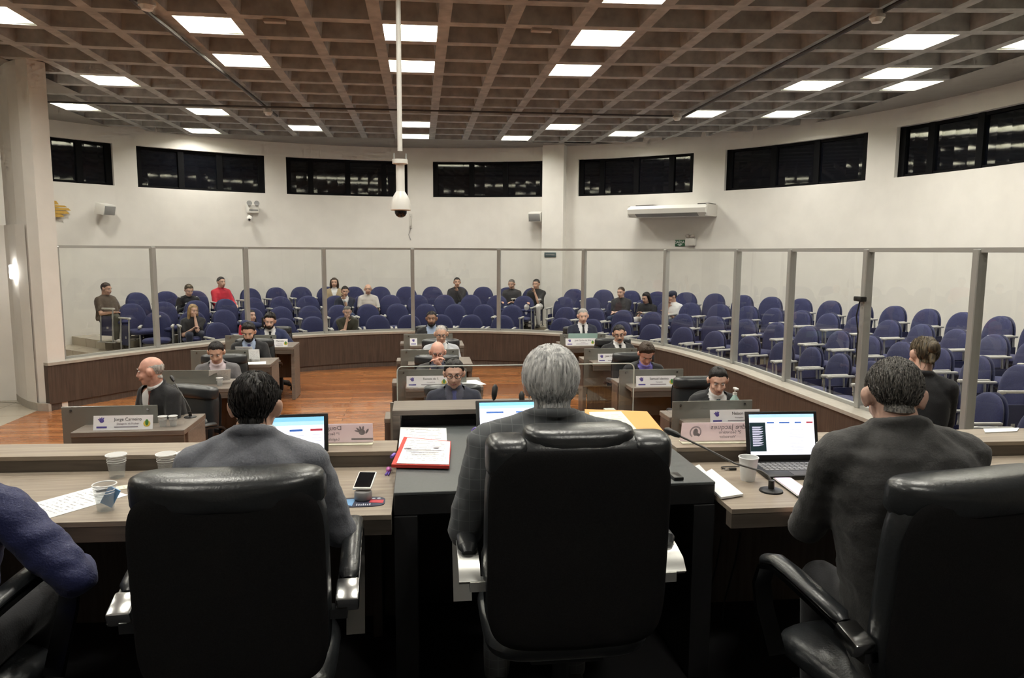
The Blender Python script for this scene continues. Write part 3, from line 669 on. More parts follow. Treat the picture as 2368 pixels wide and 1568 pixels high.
def desk_plate(x, y, w, name, sub, label, h=.10, full=True, z=.75):
    t = thing('nameplate', label, 'nameplate', (x, y, z), 0, 'nameplates on the council desks')
    T = RXm(R_(-12))
    ob('plate', MB().box(-w / 2, w / 2, 0, .004, 0, h, T), M['plate'], t, smooth=False)
    ob('stand', MB().box(-w / 2 + .02, w / 2 - .02, .002, .06, 0, .004), M['plate'], t, smooth=False)
    F = T @ Matrix(((1, 0, 0, 0), (0, 0, -1, -.0008), (0, 1, 0, 0), (0, 0, 0, 1)))
    if name:
        text('lettering', name, h * .30, M['ink'], t, F @ TR(w * .08, h * .72, 0)); text('small_lettering', sub, h * .18, M['ink2'], t, F @ TR(w * .08, h * .42, 0)); ob('line', MB().box(-w * .15, w * .25, -.001, 0, h * .16, h * .24, T), M['ink2'], t, smooth=False)
    lx = -w * .36 if name else 0
    hd = MB(); c = (lx, h * .64)
    hd.ell((c[0], -.0008, c[1]), (h * .15, .0006, h * .13), nu=12, nv=6)
    for a in range(4): an = R_(60 + a * 30); hd.ell((c[0] + math.cos(an) * h * .18, -.0008, c[1] + math.sin(an) * h * .15), (h * .045, .0005, h * .11), RYm(-(an - PI / 2)), 8, 6)
    hd.v = [T @ p for p in hd.v]; ob('hand_logo', hd, M['purple'], t)
    ob('logo_caption', MB().box(lx - h * .34, lx + h * .34, -.001, 0, h * .14, h * .26, T), M['purple'], t, smooth=False)
    if full:
        e = MB(); e.ell((w * .40, -.0008, h * .40), (h * .24, .0006, h * .22), nu=14, nv=6); e.v = [T @ p for p in e.v]; ob('emblem_shield', e, M['emblem'], t)
        e = MB(); e.ell((w * .40, -.0012, h * .48), (h * .12, .0006, h * .22), nu=10, nv=6); e.v = [T @ p for p in e.v]; ob('emblem_leaf', e, M['emblemg'], t)
def cup(x, y, z, label, k=1.0, water=True, lid=True, white=False):
    t = thing('plastic_cup', label, 'cup', (x, y, z), 0, 'plastic water cups')
    ob('cup_body', MB().lathe([(.001, .002), (.024 * k, .002), (.027 * k, .03 * k), (.034 * k, .086 * k), (.0352 * k, .086 * k), (.0285 * k, .03 * k), (.0255 * k, 0), (.001, 0)], 28), M['cuprim'] if white else M['cup'], t)
    m = MB(); m.tube([(.0352 * k * math.cos(a), .0352 * k * math.sin(a), .087 * k) for a in [2 * PI * i / 28 for i in range(29)]], .0022 * k, 6, False)
    for zz in (.062, .07): m.tube([(.0318 * k * math.cos(a), .0318 * k * math.sin(a), zz * k) for a in [2 * PI * i / 28 for i in range(29)]], .001 * k, 4, False)
    ob('rim', m, M['cuprim'], t)
    if lid: ob('lid', MB().lathe([(.001, .088 * k), (.034 * k, .088 * k), (.0345 * k, .0865 * k), (.001, .0865 * k)], 24), M['cuplid'], t)
    if water: ob('water', MB().lathe([(.001, .004), (.024 * k, .004), (.0268 * k, .028 * k), (.0295 * k, .05 * k), (.001, .05 * k)], 24), M['water'], t)
    return t
def paper(x, y, z, w, h, rz, label, m='paper', tilt=0, name='paper_sheet', group=None):
    T = RXm(tilt)
    o = ob(name, MB().box(-w / 2, w / 2, -h / 2, h / 2, 0, .0015, T), M[m], None, (x, y, z), rz, smooth=False); return tag(o, label, 'paper', group)
def gooseneck(x, y, z, pts, label):
    t = thing('gooseneck_microphone', label, 'microphone', (x, y, z))
    ob('mic_base', MB().lathe([(.001, .012), (.022, .012), (.045, .006), (.047, 0), (.001, 0)], 24).lathe([(.012, .01), (.012, .045), (.001, .046)], 14), M['plastic'], t)
    ob('gooseneck', MB().tube(pts, .0045, 8), M['darkgrey'], t); d = (V(pts[-1]) - V(pts[-2])).normalized()
    ob('mic_head', MB().tube([V(pts[-1]), V(pts[-1]) + d * .02, V(pts[-1]) + d * .06, V(pts[-1]) + d * .075], [.008, .014, .015, .006], 12), M['plastic'], t); return t
# plates: position from the near edge of the desk
desk_plate(-2.16, LY[0] + .05, .41, 'Jorge Carneiro', 'Delegado da Mulher', 'white nameplate on the nearest left desk, before the bald man', .105)
desk_plate(-1.92, LY[3] + .05, .24, 'Marcelo', 'Vereador', 'small white nameplate on the farthest left desk', .105)
desk_plate(.06, CY_[1] + .05, .40, 'Renata da S', 'Vereadora', 'white nameplate on the second middle desk, partly hidden by the man in glasses', .105)
desk_plate(-.10, CY_[3] + .05, .10, '', '', 'small square white plate on the farthest middle desk', .10, False)
desk_plate(2.22, RY[3] + .05, .43, 'Jos\u00e9 Carlos da Silva', 'Vereador', 'white nameplate on the farthest right desk', .10)
desk_plate(2.26, RY[2] + .05, .34, 'Jos\u00e9 Campanholo', 'Vereador', 'white nameplate on the third right desk', .10, False)
desk_plate(2.28, RY[1] + .05, .40, 'Samuel Idevino', 'Vereador', 'white nameplate on the second right desk', .105)
desk_plate(2.40, RY[0] + .05, .40, 'Nelson S', 'Vereador', 'white nameplate on the nearest right desk, behind the laptop', .105)
cup(-1.905, LY[0] + .12, .75, 'water cup nearer the nameplate on the nearest left desk', .9); cup(-1.835, LY[0] + .13, .75, 'water cup farther from the nameplate on the nearest left desk', .9)
gooseneck(-1.80, LY[0] + .42, .75, [(0, 0, .04), (.0, 0, .07), (-.03, .02, .12), (-.10, .08, .2), (-.16, .16, .26)], 'black gooseneck microphone on the nearest left desk')
cup(-1.93, LY[1] + .14, .75, 'water cup on the second left desk', .9)
paper(-1.92, LY[2] + .10, .751, .26, .2, .2, 'white paper lying on the third left desk', 'plain')
cup(.0, CY_[2] + .30, .75, 'tall white cup on the third middle desk', 1.35, False, False, True)
paper(.50, CY_[1] + .22, .751, .2, .28, .3, 'crumpled white paper at the right end of the second middle desk', 'plain')
# hand sanitiser bottle
b = thing('sanitiser_bottle', 'pale green pump bottle on the nearest right desk', 'bottle', (2.52, RY[0] + .35, .75))
ob('bottle_body', MB().lathe([(.001, 0), (.036, 0), (.038, .02), (.038, .12), (.018, .15), (.016, .165), (.001, .166)], 24), M['bottle'], b)
ob('pump', MB().tube([(0, 0, .165), (0, 0, .215)], .006, 8).rbox(-.014, .014, -.045, .014, .205, .222, .005).lathe([(.017, .16), (.017, .18), (.001, .182)], 16), M['white'], b)
tag(ob('sanitiser_pack', MB().rbox(-.03, .03, -.02, .02, 0, .06, .004), M['plate'], None, (2.44, RY[0] + .35, .75)), 'small white box beside the pump bottle', 'box')

# ================================================================== DAIS BENCHES
ZD, ZL = 1.11, 1.18
def bench(x0, x1, yn0, yn1, yr0, yr1, yb0, yb1, label):
    """wing bench: near edge, riser line and back edge given at x0 and x1"""
    t = thing('dais_bench', label, 'desk', ((x0 + x1) / 2, (yn0 + yn1) / 2, DZ)); L = t.location
    def bar(a0, a1, b0, b1, z0, z1, e=0):
        m = MB(); P = [(x0 + e, a0), (x1 - e, a1), (x1 - e, b1), (x0 + e, b0)]; m.prism([(x - L.x, y - L.y) for x, y in P], z0 - DZ, z1 - DZ); return m
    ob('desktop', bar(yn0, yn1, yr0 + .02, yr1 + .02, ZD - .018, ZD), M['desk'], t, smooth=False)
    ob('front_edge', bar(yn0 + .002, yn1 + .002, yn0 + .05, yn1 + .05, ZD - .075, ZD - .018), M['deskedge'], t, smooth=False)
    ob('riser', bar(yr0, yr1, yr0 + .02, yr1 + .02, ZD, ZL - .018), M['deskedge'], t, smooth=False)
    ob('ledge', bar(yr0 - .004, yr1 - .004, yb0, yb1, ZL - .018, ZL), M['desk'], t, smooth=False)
    ob('back_panel', bar(yb0 - .08, yb1 - .08, yb0 - .05, yb1 - .05, DZ + .002, ZL - .018), M['cdeskd'], t, smooth=False)
    for q in (.02, .97): 
        x = x0 + (x1 - x0) * q; yy = yn0 + (yn1 - yn0) * q
        ob('bench_leg', MB().box(x - .02 - L.x, x + .02 - L.x, yy + .52 - L.y, yy + .74 - L.y, .002, ZD - .075 - DZ), M['cdeskd'], t, smooth=False)
    return t
bench(-3.0, -.112, 2.72, 2.595, 3.345, 3.20, 3.57, 3.385, 'long greige wood bench on the dais, left of the black desk')
bench(1.142, 3.6, 2.515, 2.505, 3.125, 3.04, 3.345, 3.285, 'long greige wood bench on the dais, right of the black desk')
ZB = 1.17
pd = thing('president_desk', 'raised black desk at the centre of the dais with a greige back ledge', 'desk', (.515, 2.66, DZ)); L = pd.location
def pb(x0, x1, y0, y1, z0, z1): return MB().rbox(x0 - L.x, x1 - L.x, y0 - L.y, y1 - L.y, z0 - DZ, z1 - DZ, .002, 1)
ob('desktop', pb(-.105, 1.135, 2.66, 3.97, ZB - .012, ZB), M['blktop'], pd, smooth=False)
ob('front_edge', pb(-.105, 1.135, 2.662, 2.70, ZB - .088, ZB - .012), M['blk'], pd, smooth=False)
ob('front_edge', pb(-.105, 1.135, 2.70, 3.60, ZB - .05, ZB - .012), M['blk'], pd, smooth=False)
ob('side_leg', pb(-.105, -.018, 2.655, 3.55, DZ + .002, ZB - .09), M['blk'], pd, smooth=False)
ob('side_leg', pb(1.05, 1.135, 2.655, 3.55, DZ + .002, ZB - .09), M['blk'], pd, smooth=False)
ob('modesty_panel', pb(-.018, 1.05, 3.40, 3.43, DZ + .002, ZB - .09), M['blk'], pd, smooth=False)
ob('back_ledge', pb(-.145, .62, 3.66, 3.90, 1.235, 1.262), M['cdesk'], pd, smooth=False)
for x0, x1, z0 in ((-.145, -.106, DZ + .002), (.575, .62, ZB)): ob('ledge_support', pb(x0, x1, 3.66, 3.90, z0, 1.235), M['cdesk'], pd, smooth=False)
ob('gap_shade', pb(-.10, .57, 3.70, 3.71, ZB, 1.235), M['fabric'], pd, smooth=False)  # black sheet standing in for the shade in the open gap under the ledge
ob('front_panel', pb(-.10, 1.13, 3.93, 3.96, DZ + .002, ZB - .013), M['cdeskd'], pd, smooth=False)
a0 = aty(918, 848, 3.935); a1 = aty(1466, 856, 3.935)
sh = thing('acrylic_shield', 'clear acrylic shield with pale edges standing on the black desk ledge', 'screen', ((a0.x + a1.x) / 2, 3.935, ZB)); hw = (a1.x - a0.x) / 2; hh = a0.z - ZB
def shp(t):
    return None
pts = [(-hw, 0), (hw, 0), (hw, hh - .03)] + [(hw - .03 + .03 * math.cos(a), hh - .03 + .03 * math.sin(a)) for a in (.4, .8, 1.2, PI / 2)] + [(-hw + .03 - .03 * math.sin(a), hh - .03 + .03 * math.cos(a)) for a in (0, .4, .8, 1.2, PI / 2)]
m = MB(); n = len(pts); m.add([(x, 0, z) for x, z in pts], [tuple(range(n))]); ob('acrylic_sheet', m, M['acrylic'], sh, smooth=False)
ob('polished_edge', MB().tube([(x, 0, z) for x, z in pts[1:]] + [(-hw, 0, 0)], .0032, 6), M['acredge'], sh)
for s in (-1, 1): ob('shield_foot', MB().rbox(s * hw * .8 - .03, s * hw * .8 + .03, -.04, .04, 0, .012, .003), M['acredge'], sh)

# ================================================================== EXECUTIVE CHAIRS
def exec_chair(name, label, loc, rz, zoff=0, back=(.54, .62, .56), arm=(.66, .73), metal='chrome', roll='full', group=None):
    t = thing(name, label, 'chair', loc, rz, group); bw, bh, bz = back; bz += zoff
    REC = TR(0, -.2, bz) @ RXm(R_(5)) @ TR(0, 0, -bz)
    ob('backrest', MB().pad(rrect(bw, bh, 0, bz, n=5.5), .12, n=56, p=6, T=REC, bend=.35), M['leather'], t)
    ob('rear_panel', MB().pad(rrect(bw * .975, bh * .955, 0, bz + bh * .012, n=6), .03, n=56, p=8, T=REC @ TR(0, -.052, 0), bend=.35), M['fabric'], t)
    if roll == 'full':
        ob('headrest', MB().pad(rrect(bw * .985, .125, 0, bz + bh - .105, n=5), .165, n=48, p=3.2, T=REC @ TR(0, .012, 0), bend=.35), M['leather'], t)
    else:
        ob('headrest', MB().pad(rrect(bw * .60, .125, 0, bz + bh - .100, n=8), .13, n=56, p=5.0, T=REC @ TR(0, .030, 0), bend=.35), M['leather'], t)
        for s in (-1, 1): ob('shoulder_bolster', MB().pad(rrect(bw * .235, .12, 0, bz + bh - .118, s * bw * .378, n=4.5), .135, n=44, p=4.0, T=REC @ TR(0, .012 + .35 * (bw * .378) ** 2, 0)), M['leather'], t)
    ob('lumbar_cushion', MB().pad(rrect(bw * .8, bh * .5, 0, bz + .03), .07, n=40, p=4, T=REC @ TR(0, .07, 0)), M['leather'], t)
    sz = .47 + zoff
    ob('seat', MB().pad(rrect(.53, .52, 0, -.26, n=5), .13, n=48, p=4, T=TR(0, .06, sz - .06) @ RXm(R_(88))), M['leather'], t)
    az0, az1 = arm
    for s in (-1, 1):
        x = s * .315; band = [(-.20, az0 - .035), (-.17, az0 - .005), (-.10, az0 + .012), (.0, az0 + (az1 - az0) * .55), (.12, az1 - .005), (.20, az1), (.255, az1 - .02), (.28, az1 - .09), (.26, az1 - .17), (.18, sz - .06)]
        ab = MB(); vs = []; fs = []; w = .032
        for i, (y, z) in enumerate(band):
            y2, z2 = band[min(i + 1, len(band) - 1)]; y1, z1 = band[max(i - 1, 0)]; L_ = math.hypot(y2 - y1, z2 - z1); ny, nz = -(z2 - z1) / L_ * .008, (y2 - y1) / L_ * .008
            vs += [(x - w, y + ny, z + nz), (x + w, y + ny, z + nz), (x + w, y - ny, z - nz), (x - w, y - ny, z - nz)]
        for i in range(len(band) - 1):
            for k in range(4): q = (k + 1) % 4; fs.append((i * 4 + k, i * 4 + q, (i + 1) * 4 + q, (i + 1) * 4 + k))
        fs += [(3, 2, 1, 0), tuple(4 * (len(band) - 1) + k for k in range(4))]
        ab.add(vs, fs); ab.box(x - s * .11, x, -.21, -.17, az0 - .06, az0 - .03); a_ = ob('armrest', ab, M[metal], t, angle=50)
        pa = MB(); pp = [V((x, y, z + .022)) for y, z in band[2:7]]; pa.tube([pp[0] - V((0, .02, .012))] + pp + [pp[-1] + V((0, .02, -.02))], [.018] + [.031] * 5 + [.016], 14, flat=(1, .62))
        # flatten frame: make wide in x
        ob('arm_pad', pa, M['leather'], a_)
        if metal == 'dchrome': ob('chrome_end', MB().rbox(x - .034, x + .034, -.215, -.12, az0 - .03, az0 + .016, .008, 2, TR(0, -.17, az0) @ RXm(R_(18)) @ TR(0, .17, -az0)), M['chrome'], a_)
    ob('gas_column', MB().tube([(0, 0, .10), (0, 0, sz - .12)], [.032, .026], 14).rbox(-.12, .12, -.12, .12, sz - .14, sz - .11, .01), M['plastic'], t)
    sb = MB()
    for k in range(5): a = 2 * PI * k / 5 + .3; sb.tube([(0, 0, .12), (.14 * math.cos(a), .14 * math.sin(a), .10), (.30 * math.cos(a), .30 * math.sin(a), .065)], [.032, .026, .018], 8)
    bs = ob('star_base', sb, M[metal], t)
    for k in range(5):
        a = 2 * PI * k / 5 + .3; c = ob('caster', MB().tube([(.30 * math.cos(a) - .02 * math.sin(a), .30 * math.sin(a) + .02 * math.cos(a), .03), (.30 * math.cos(a) + .02 * math.sin(a), .30 * math.sin(a) - .02 * math.cos(a), .03)], .028, 14), M['plastic'], bs)
    return t
exec_chair('executive_chair', 'tall black executive chair with pale armrests behind the black desk', (.452, 2.27, DZ), 0, .07, (.55, .655, .45), (.76, .79), 'satin', 'part')
exec_chair('executive_chair', 'black executive chair of the grey-suited man left of the black desk', (-.545, 2.30, DZ), R_(2), -.05, (.54, .635, .49), (.68, .745), 'dchrome')
exec_chair('executive_chair', 'black executive chair of the large man at right, cut by the frame', (1.50, 2.04, DZ), R_(8), -.04, (.56, .635, .485), (.62, .67), 'dchrome')
exec_chair('executive_chair', 'black executive chair at the left edge under the navy-shirted person', (-1.50, 2.22, DZ), R_(-14), -.04, (.54, .60, .50), (.66, .72), 'dchrome')

# ================================================================== THINGS ON THE DAIS
def on(px, py, z): return atz(px, py, z)
def corner_paper(name, pts, z, m, label, cat='paper', th=.0015, tilt=0, group=None, zs=None):
    P = [on(px, py, (zs[i] if zs else z)) for i, (px, py) in enumerate(pts)]; c = sum(P, V()) / len(P); n = len(P)
    mb = MB(); mb.add([p - c for p in P] + [p - c - V((0, 0, th)) for p in P], [tuple(range(n)), tuple(range(2 * n - 1, n - 1, -1))] + [(i, n + i, n + (i + 1) % n, (i + 1) % n) for i in range(n)])
    return tag(ob(name, mb, M[m], None, c, smooth=False), label, cat, group)
# cups on the left bench
for px, py, lab in [(276, 1101, 'tall clear water cup on the left bench against the riser, leftmost of three'), (390, 1099, 'clear water cup on the left bench beside the grey-suited shoulder'), (438, 1096, 'clear water cup half hidden behind the grey-suited shoulder')]:
    p = on(px, py, ZD); cup(p.x, p.y - .02, ZD, lab, 1.13)
p = on(245, 1180, ZD); cup(p.x, p.y, ZD, 'open clear cup with a blue pack, on the printed sheet at left', 1.13, True, False)
tag(ob('napkin_pack', MB().box(-.022, .022, -.003, .003, 0, .07, RYm(.5)), M['padcy'], None, (p.x + .002, p.y, ZD + .02), smooth=False), 'small blue pack inside the open clear cup', 'pack')
p = on(172, 1160, ZD); paper(p.x, p.y, ZD + .0005, .21, .297, R_(-38), 'white printed sheet on the left bench beside the open cup')
p = on(262, 1130, ZD); paper(p.x + .02, p.y, ZD + .0005, .05, .16, R_(-60), 'narrow pale yellow slip behind the open cup on the left bench', 'paper2')
# laptops
def laptop(label, c, w, rz, dep, hgt, tilt, ui, keys=True):
    t = thing('laptop', label, 'laptop', c, rz)
    ob('keyboard_base', MB().rbox(-w / 2, w / 2, -dep, 0, 0, .018, .005), M['plastic'], t)
    if keys:
        km = MB()
        for r in range(5):
            for q in range(13): km.rbox(-w * .43 + q * w * .066, -w * .43 + q * w * .066 + w * .057, -.035 - r * .023 - .018, -.035 - r * .023, .017, .0205, .002, 1)
        k_ = ob('keys', km, M['grey'], t, smooth=False); k_['kind'] = 'stuff'
        ob('touchpad', MB().box(-w * .15, w * .15, -dep + .01, -dep + .07, .0175, .0188), M['darkgrey'], t, smooth=False)
    T = TR(0, .0, .014) @ RXm(-tilt)
    ob('screen_frame', MB().rbox(-w / 2, w / 2, 0, .010, 0, hgt, .004, T=T), M['plastic'], t)
    sw, s0, s1 = w * .90, hgt * .13, hgt * .94
    def blk(nm, x0, x1, z0, z1, m, lev):
        q = MB(); q.add([T @ V((-sw / 2 + sw * x, -.0006 * lev - .0004, s0 + (s1 - s0) * z)) for x, z in ((x0, z0), (x1, z0), (x1, z1), (x0, z1))], [(0, 1, 2, 3)]); return ob(nm, q, M[m], sc or t, smooth=False)
    sc = None; sc = blk('screen', 0, 1, 0, 1, 'lcd' if ui != 'cyan' else 'lcdblue', 1)
    if ui == 'table':
        blk('header_bar', 0, 1, .92, 1, 'lcdblue', 2); blk('video_window', .0, .245, .09, .80, 'lcddark', 2)
        q = MB()
        for k in range(9): z = .66 - k * .055; q.add([T @ V((-sw / 2 + sw * x, -.0026, s0 + (s1 - s0) * zz)) for x, zz in ((.04, z), (.04 + .17 * (.5 + .5 * random.random()), z), (.04 + .17, z + .04), (.04, z + .04))], [(0, 1, 2, 3)])
        ob('video_lines', q, M['lcdgrey'], sc, smooth=False)
        for x0, x1, m in ((.27, .38, 'lcdbar'), (.46, .62, 'lcdbar'), (.70, .80, 'lcdbar'), (.88, .98, 'lcdred')): blk('button_bar', x0, x1, .775, .81, m, 2)
        q = MB()
        for k in range(6):
            z = .66 - k * .11
            for x0, x1, rr in ((.29, .40, 1), (.45, .53, 1), (.60, .84, 3), (.89, .97, 2)):
                for r in range(rr): q.add([T @ V((-sw / 2 + sw * x, -.0018, s0 + (s1 - s0) * (z - r * .024 + zz))) for x, zz in ((x0, 0), (x1, 0), (x1, .010), (x0, .010))], [(0, 1, 2, 3)])
        ob('table_text', q, M['lcdgrey'], sc, smooth=False)
    else:
        blk('title_bar', 0, 1, .90, 1, 'lcdcyan', 2); blk('page', 0, 1, 0, .80, 'lcd', 2)
        for x0, x1, m in ((.10, .36, 'lcdbar'), (.55, .72, 'lcdbar'), (.82, .98, 'lcdred')): blk('button_bar', x0, x1, .66, .71, m, 3)
        q = MB()
        for k in range(7):
            for x0, x1 in ((.12, .4), (.5, .74), (.82, .97)): z = .56 - k * .07; q.add([T @ V((-sw / 2 + sw * x, -.0025, s0 + (s1 - s0) * (z + zz))) for x, zz in ((x0, 0), (x1, 0), (x1, .012), (x0, .012))], [(0, 1, 2, 3)])
        ob('page_text', q, M['lcdgrey'], sc, smooth=False)
    return t
p = on(1812, 1074, ZD); laptop('open black laptop showing a table, on the right bench', (p.x, p.y, ZD), .335, R_(-3), .225, .225, R_(14), 'table')
p = on(757, 1083, ZD); laptop('black laptop with a cyan page before the grey-suited man on the left bench', (p.x - .175, p.y, ZD), .36, R_(3), .22, .225, R_(10), 'cyan', False)
laptop('dark laptop before the white-haired man on the black desk', (.43, 3.34, ZB), .35, 0, .22, .190, R_(28), 'cyan', False)
# foreground nameplates seen from behind
def fg_plate(pxl, pxr, py, h, label, lines, logo, hand):
    a, b = on(pxl, py, ZL), on(pxr, py - 3, ZL); w = (b - a).length; c = (a + b) / 2; rz = math.atan2(b.y - a.y, b.x - a.x)
    t = thing('nameplate', label, 'nameplate', (c.x, c.y, ZL), rz)
    T = TR(0, .03, 0) @ RXm(R_(14))
    ob('acrylic_plate', MB().box(-w / 2, w / 2, 0, .004, 0.004, h, T), M['plateback'], t, smooth=False)
    ob('foot', MB().rbox(-w / 2, w / 2, -.01, .05, 0, .004, .001, 1), M['plateedge'], t, smooth=False)
    # lettering stands on the chamber side of the sheet; seen from the dais it reads mirrored
    F = T @ Matrix(((-1, 0, 0, 0), (0, 0, 1, -.001), (0, 1, 0, 0), (0, 0, 0, 1)))
    for s, x, z, sz in lines: text('lettering', s, sz, M['ink2'], t, F @ TR(-x * w, z * h, 0))
    lx = logo * w; m = MB()
    if hand:
        m.ell((lx, -.001, h * .58), (h * .15, .0006, h * .16), nu=12, nv=6)
        for k in range(4): an = R_(75 + k * 30); m.ell((lx + math.cos(an) * h * .22, -.001, h * .58 + math.sin(an) * h * .19), (h * .045, .0005, h * .13), RYm(-(an - PI / 2)), 8, 6)
        m.ell((lx + h * .24, -.001, h * .62), (h * .05, .0005, h * .14), RYm(.5), 8, 6)
    else:
        for rr in (h * .30, h * .26): m.tube([(lx + rr * .9 * math.cos(u), -.001, h * .52 + rr * math.sin(u)) for u in [2 * PI * q / 24 * .8 - .9 for q in range(25)]], .0012, 5)
        m.ell((lx, -.001, h * .52), (h * .12, .0006, h * .20), nu=12, nv=6); m.ell((lx + h * .1, -.001, h * .40), (h * .12, .0006, h * .08), RYm(.4), nu=12, nv=6)
    m.v = [T @ p for p in m.v]; ob('logo', m, M['ink2'], t); 
    if hand: ob('logo_caption', MB().box(lx - h * .5, lx + h * .5, -.0015, -.0005, h * .17, h * .26, T), M['ink2'], t, smooth=False)
fg_plate(678, 862, 1031, .098, 'see-through pink nameplate on the left bench ledge, seen from behind', [('Douglas', -.03, .80, .030), ('1\u00ba Secret\u00e1rio', -.06, .50, .019), ('Legislativo', -.04, .22, .019)], .36, True)
fg_plate(1577, 1812, 1026, .098, 'see-through pink nameplate on the right bench ledge, mirrored name beside the laptop', [('Andre Jacques', .0, .78, .036), ('2\u00ba Secret\u00e1rio', -.02, .50, .020), ('Vereador', -.04, .26, .020)], -.36, False)
# black desk papers
p = on(978, 1012, ZB); corner_paper('document', [(921, 1042), (1035, 1044), (1032, 990), (926, 988)], ZB + .006, 'paper', 'white printed document under the red folder on the black desk', th=.005)
corner_paper('red_folder', [(905, 1074), (1039, 1077), (1043, 1020), (934, 1010)], ZB + .02, 'red', 'red folder on the black desk holding a white certificate', 'folder', th=.013)
CERT = corner_paper('certificate', [(917, 1071), (1038, 1074), (1041, 1021), (942, 1012)], ZB + .023, 'paper', 'white certificate lying on the red folder', th=.002)
p = on(980, 1046, ZB + .025); q = MB()
for x0, x1, y0, w_ in ((-.075, .03, .045, .004), (-.078, .075, .025, .004), (-.055, .06, -.005, .004), (-.05, .05, -.03, .002), (-.05, .04, -.045, .002)): q.box(x0, x1, y0, y0 + w_, 0, .0006, RZ(R_(-3)))
q.ell((-.07, .075, 0), (.018, .008, .0006), nu=10, nv=6); q.ell((.055, .068, 0), (.014, .010, .0006), nu=10, nv=6)
ob('print', MB().add([v + p - CERT.location for v in q.v], q.f), M['ink2'], CERT, smooth=False)
yf = corner_paper('certificate_folder', [(1478, 1006), (1541, 1005), (1496, 951), (1352, 946), (1360, 1004)], ZB + .03, 'orange', 'orange folder on the back right of the black desk holding a cream sheet', 'folder', th=.025)
corner_paper('cream_sheet', [(1478, 999), (1372, 997), (1362, 953), (1436, 951)], ZB + .034, 'paper2', 'cream printed sheet on the orange folder', th=.002)
corner_paper('paper_sheet', [(1630, 1092), (1646, 1084), (1719, 1142), (1668, 1150), (1640, 1124)], ZD + .012, 'plain', 'white sheet on the right bench against the black desk', th=.008)
corner_paper('paper_sheet', [(1606, 1078), (1617, 1074), (1634, 1092), (1627, 1097)], ZD + .004, 'plain', 'small white slip on the right bench behind the white sheet', th=.002)
corner_paper('paper_sheet', [(1862, 1130), (1884, 1122), (1886, 1146), (1862, 1148)], ZD + .003, 'plain', 'white sheet corner under the pink-screened phone', th=.002)
corner_paper('paper_sheet', [(2278, 1000), (2352, 997), (2357, 989), (2274, 991)], ZL + .004, 'plain', 'white sheet on the right bench ledge at far right', th=.003)
# mouse pad, phone on stand
p = on(838, 1162, ZD); mp_ = thing('mouse_pad', 'rounded printed pad in navy, blue and red on the left bench', 'mouse pad', (p.x, p.y, ZD))
ob('pad_base', MB().prism([(.085 * math.copysign(abs(math.cos(a)) ** .5, math.cos(a)), .052 * math.copysign(abs(math.sin(a)) ** .5, math.sin(a))) for a in [2 * PI * k / 40 for k in range(40)]], 0, .003), M['paddark'], mp_, smooth=False)
ob('blue_print', MB().prism([(-.078, -.01), (-.035, -.045), (-.028, .035), (-.075, .03)], .003, .0036), M['padcy'], mp_, smooth=False)
ob('red_print', MB().prism([(.025, -.012), (.078, -.022), (.08, .012), (.03, .02)], .003, .0036), M['padred'], mp_, smooth=False)
q = MB()
for k in range(7): q.box(-.02 + k * .008, -.016 + k * .008, -.042, -.022 - (k % 3) * .004, .003, .0036)
for k in range(3): q.ell((.02 + k * .02, .034, .003), (.008, .007, .0008), nu=8, nv=6)
ob('white_print', q, M['padlight'], mp_, smooth=False)
p = on(840, 1154, ZD + .003); st = thing('phone_stand', 'round grey puck stand on the printed pad', 'phone stand', (p.x, p.y, ZD + .0036))
ob('puck', MB().lathe([(.001, .032), (.030, .032), (.033, .028), (.034, .003), (.032, 0), (.001, 0)], 28), M['grey'], st)
ph = thing('phone', 'white-framed phone with dark screen lying on the round stand', 'phone', (p.x + .004, p.y + .052, ZD + .055), R_(-8))
T = RXm(R_(14)); ob('phone_body', MB().rbox(-.036, .036, -.062, .062, 0, .009, .004, T=T), M['white'], ph); ob('phone_screen', MB().rbox(-.031, .031, -.054, .054, .0088, .0096, .0003, 1, T=T), M['dome'], ph, smooth=False)
a, b = on(1800, 1099, ZD + .01), on(1866, 1146, ZD + .01); c = (a + b) / 2; ang = math.atan2(b.y - a.y, b.x - a.x) + PI / 2
ph = thing('phone', 'dark-cased phone with lit pink screen on the right bench', 'phone', (c.x, c.y, ZD), ang)
Lp = (b - a).length / 2; ob('phone_body', MB().rbox(-.037, .037, -Lp, Lp, 0, .011, .004), M['plastic'], ph); ob('phone_screen', MB().rbox(-.034, .034, -Lp + .004, Lp - .004, .0105, .0114, .0003, 1), M['lcdpink'], ph, smooth=False)
ob('phone_case_rim', MB().tube([(-.037, -Lp, .009), (-.037, Lp, .009), (.037, Lp, .009), (.037, -Lp, .009), (-.037, -Lp, .009)], .002, 6), M['white'], ph)
q = MB()
for k in range(6): q.box(-.026, .026 - (k % 3) * .012, Lp - .04 - k * .02, Lp - .036 - k * .02, .0114, .0118)
ob('screen_text', q, M['lcdgrey'], ph, smooth=False); 
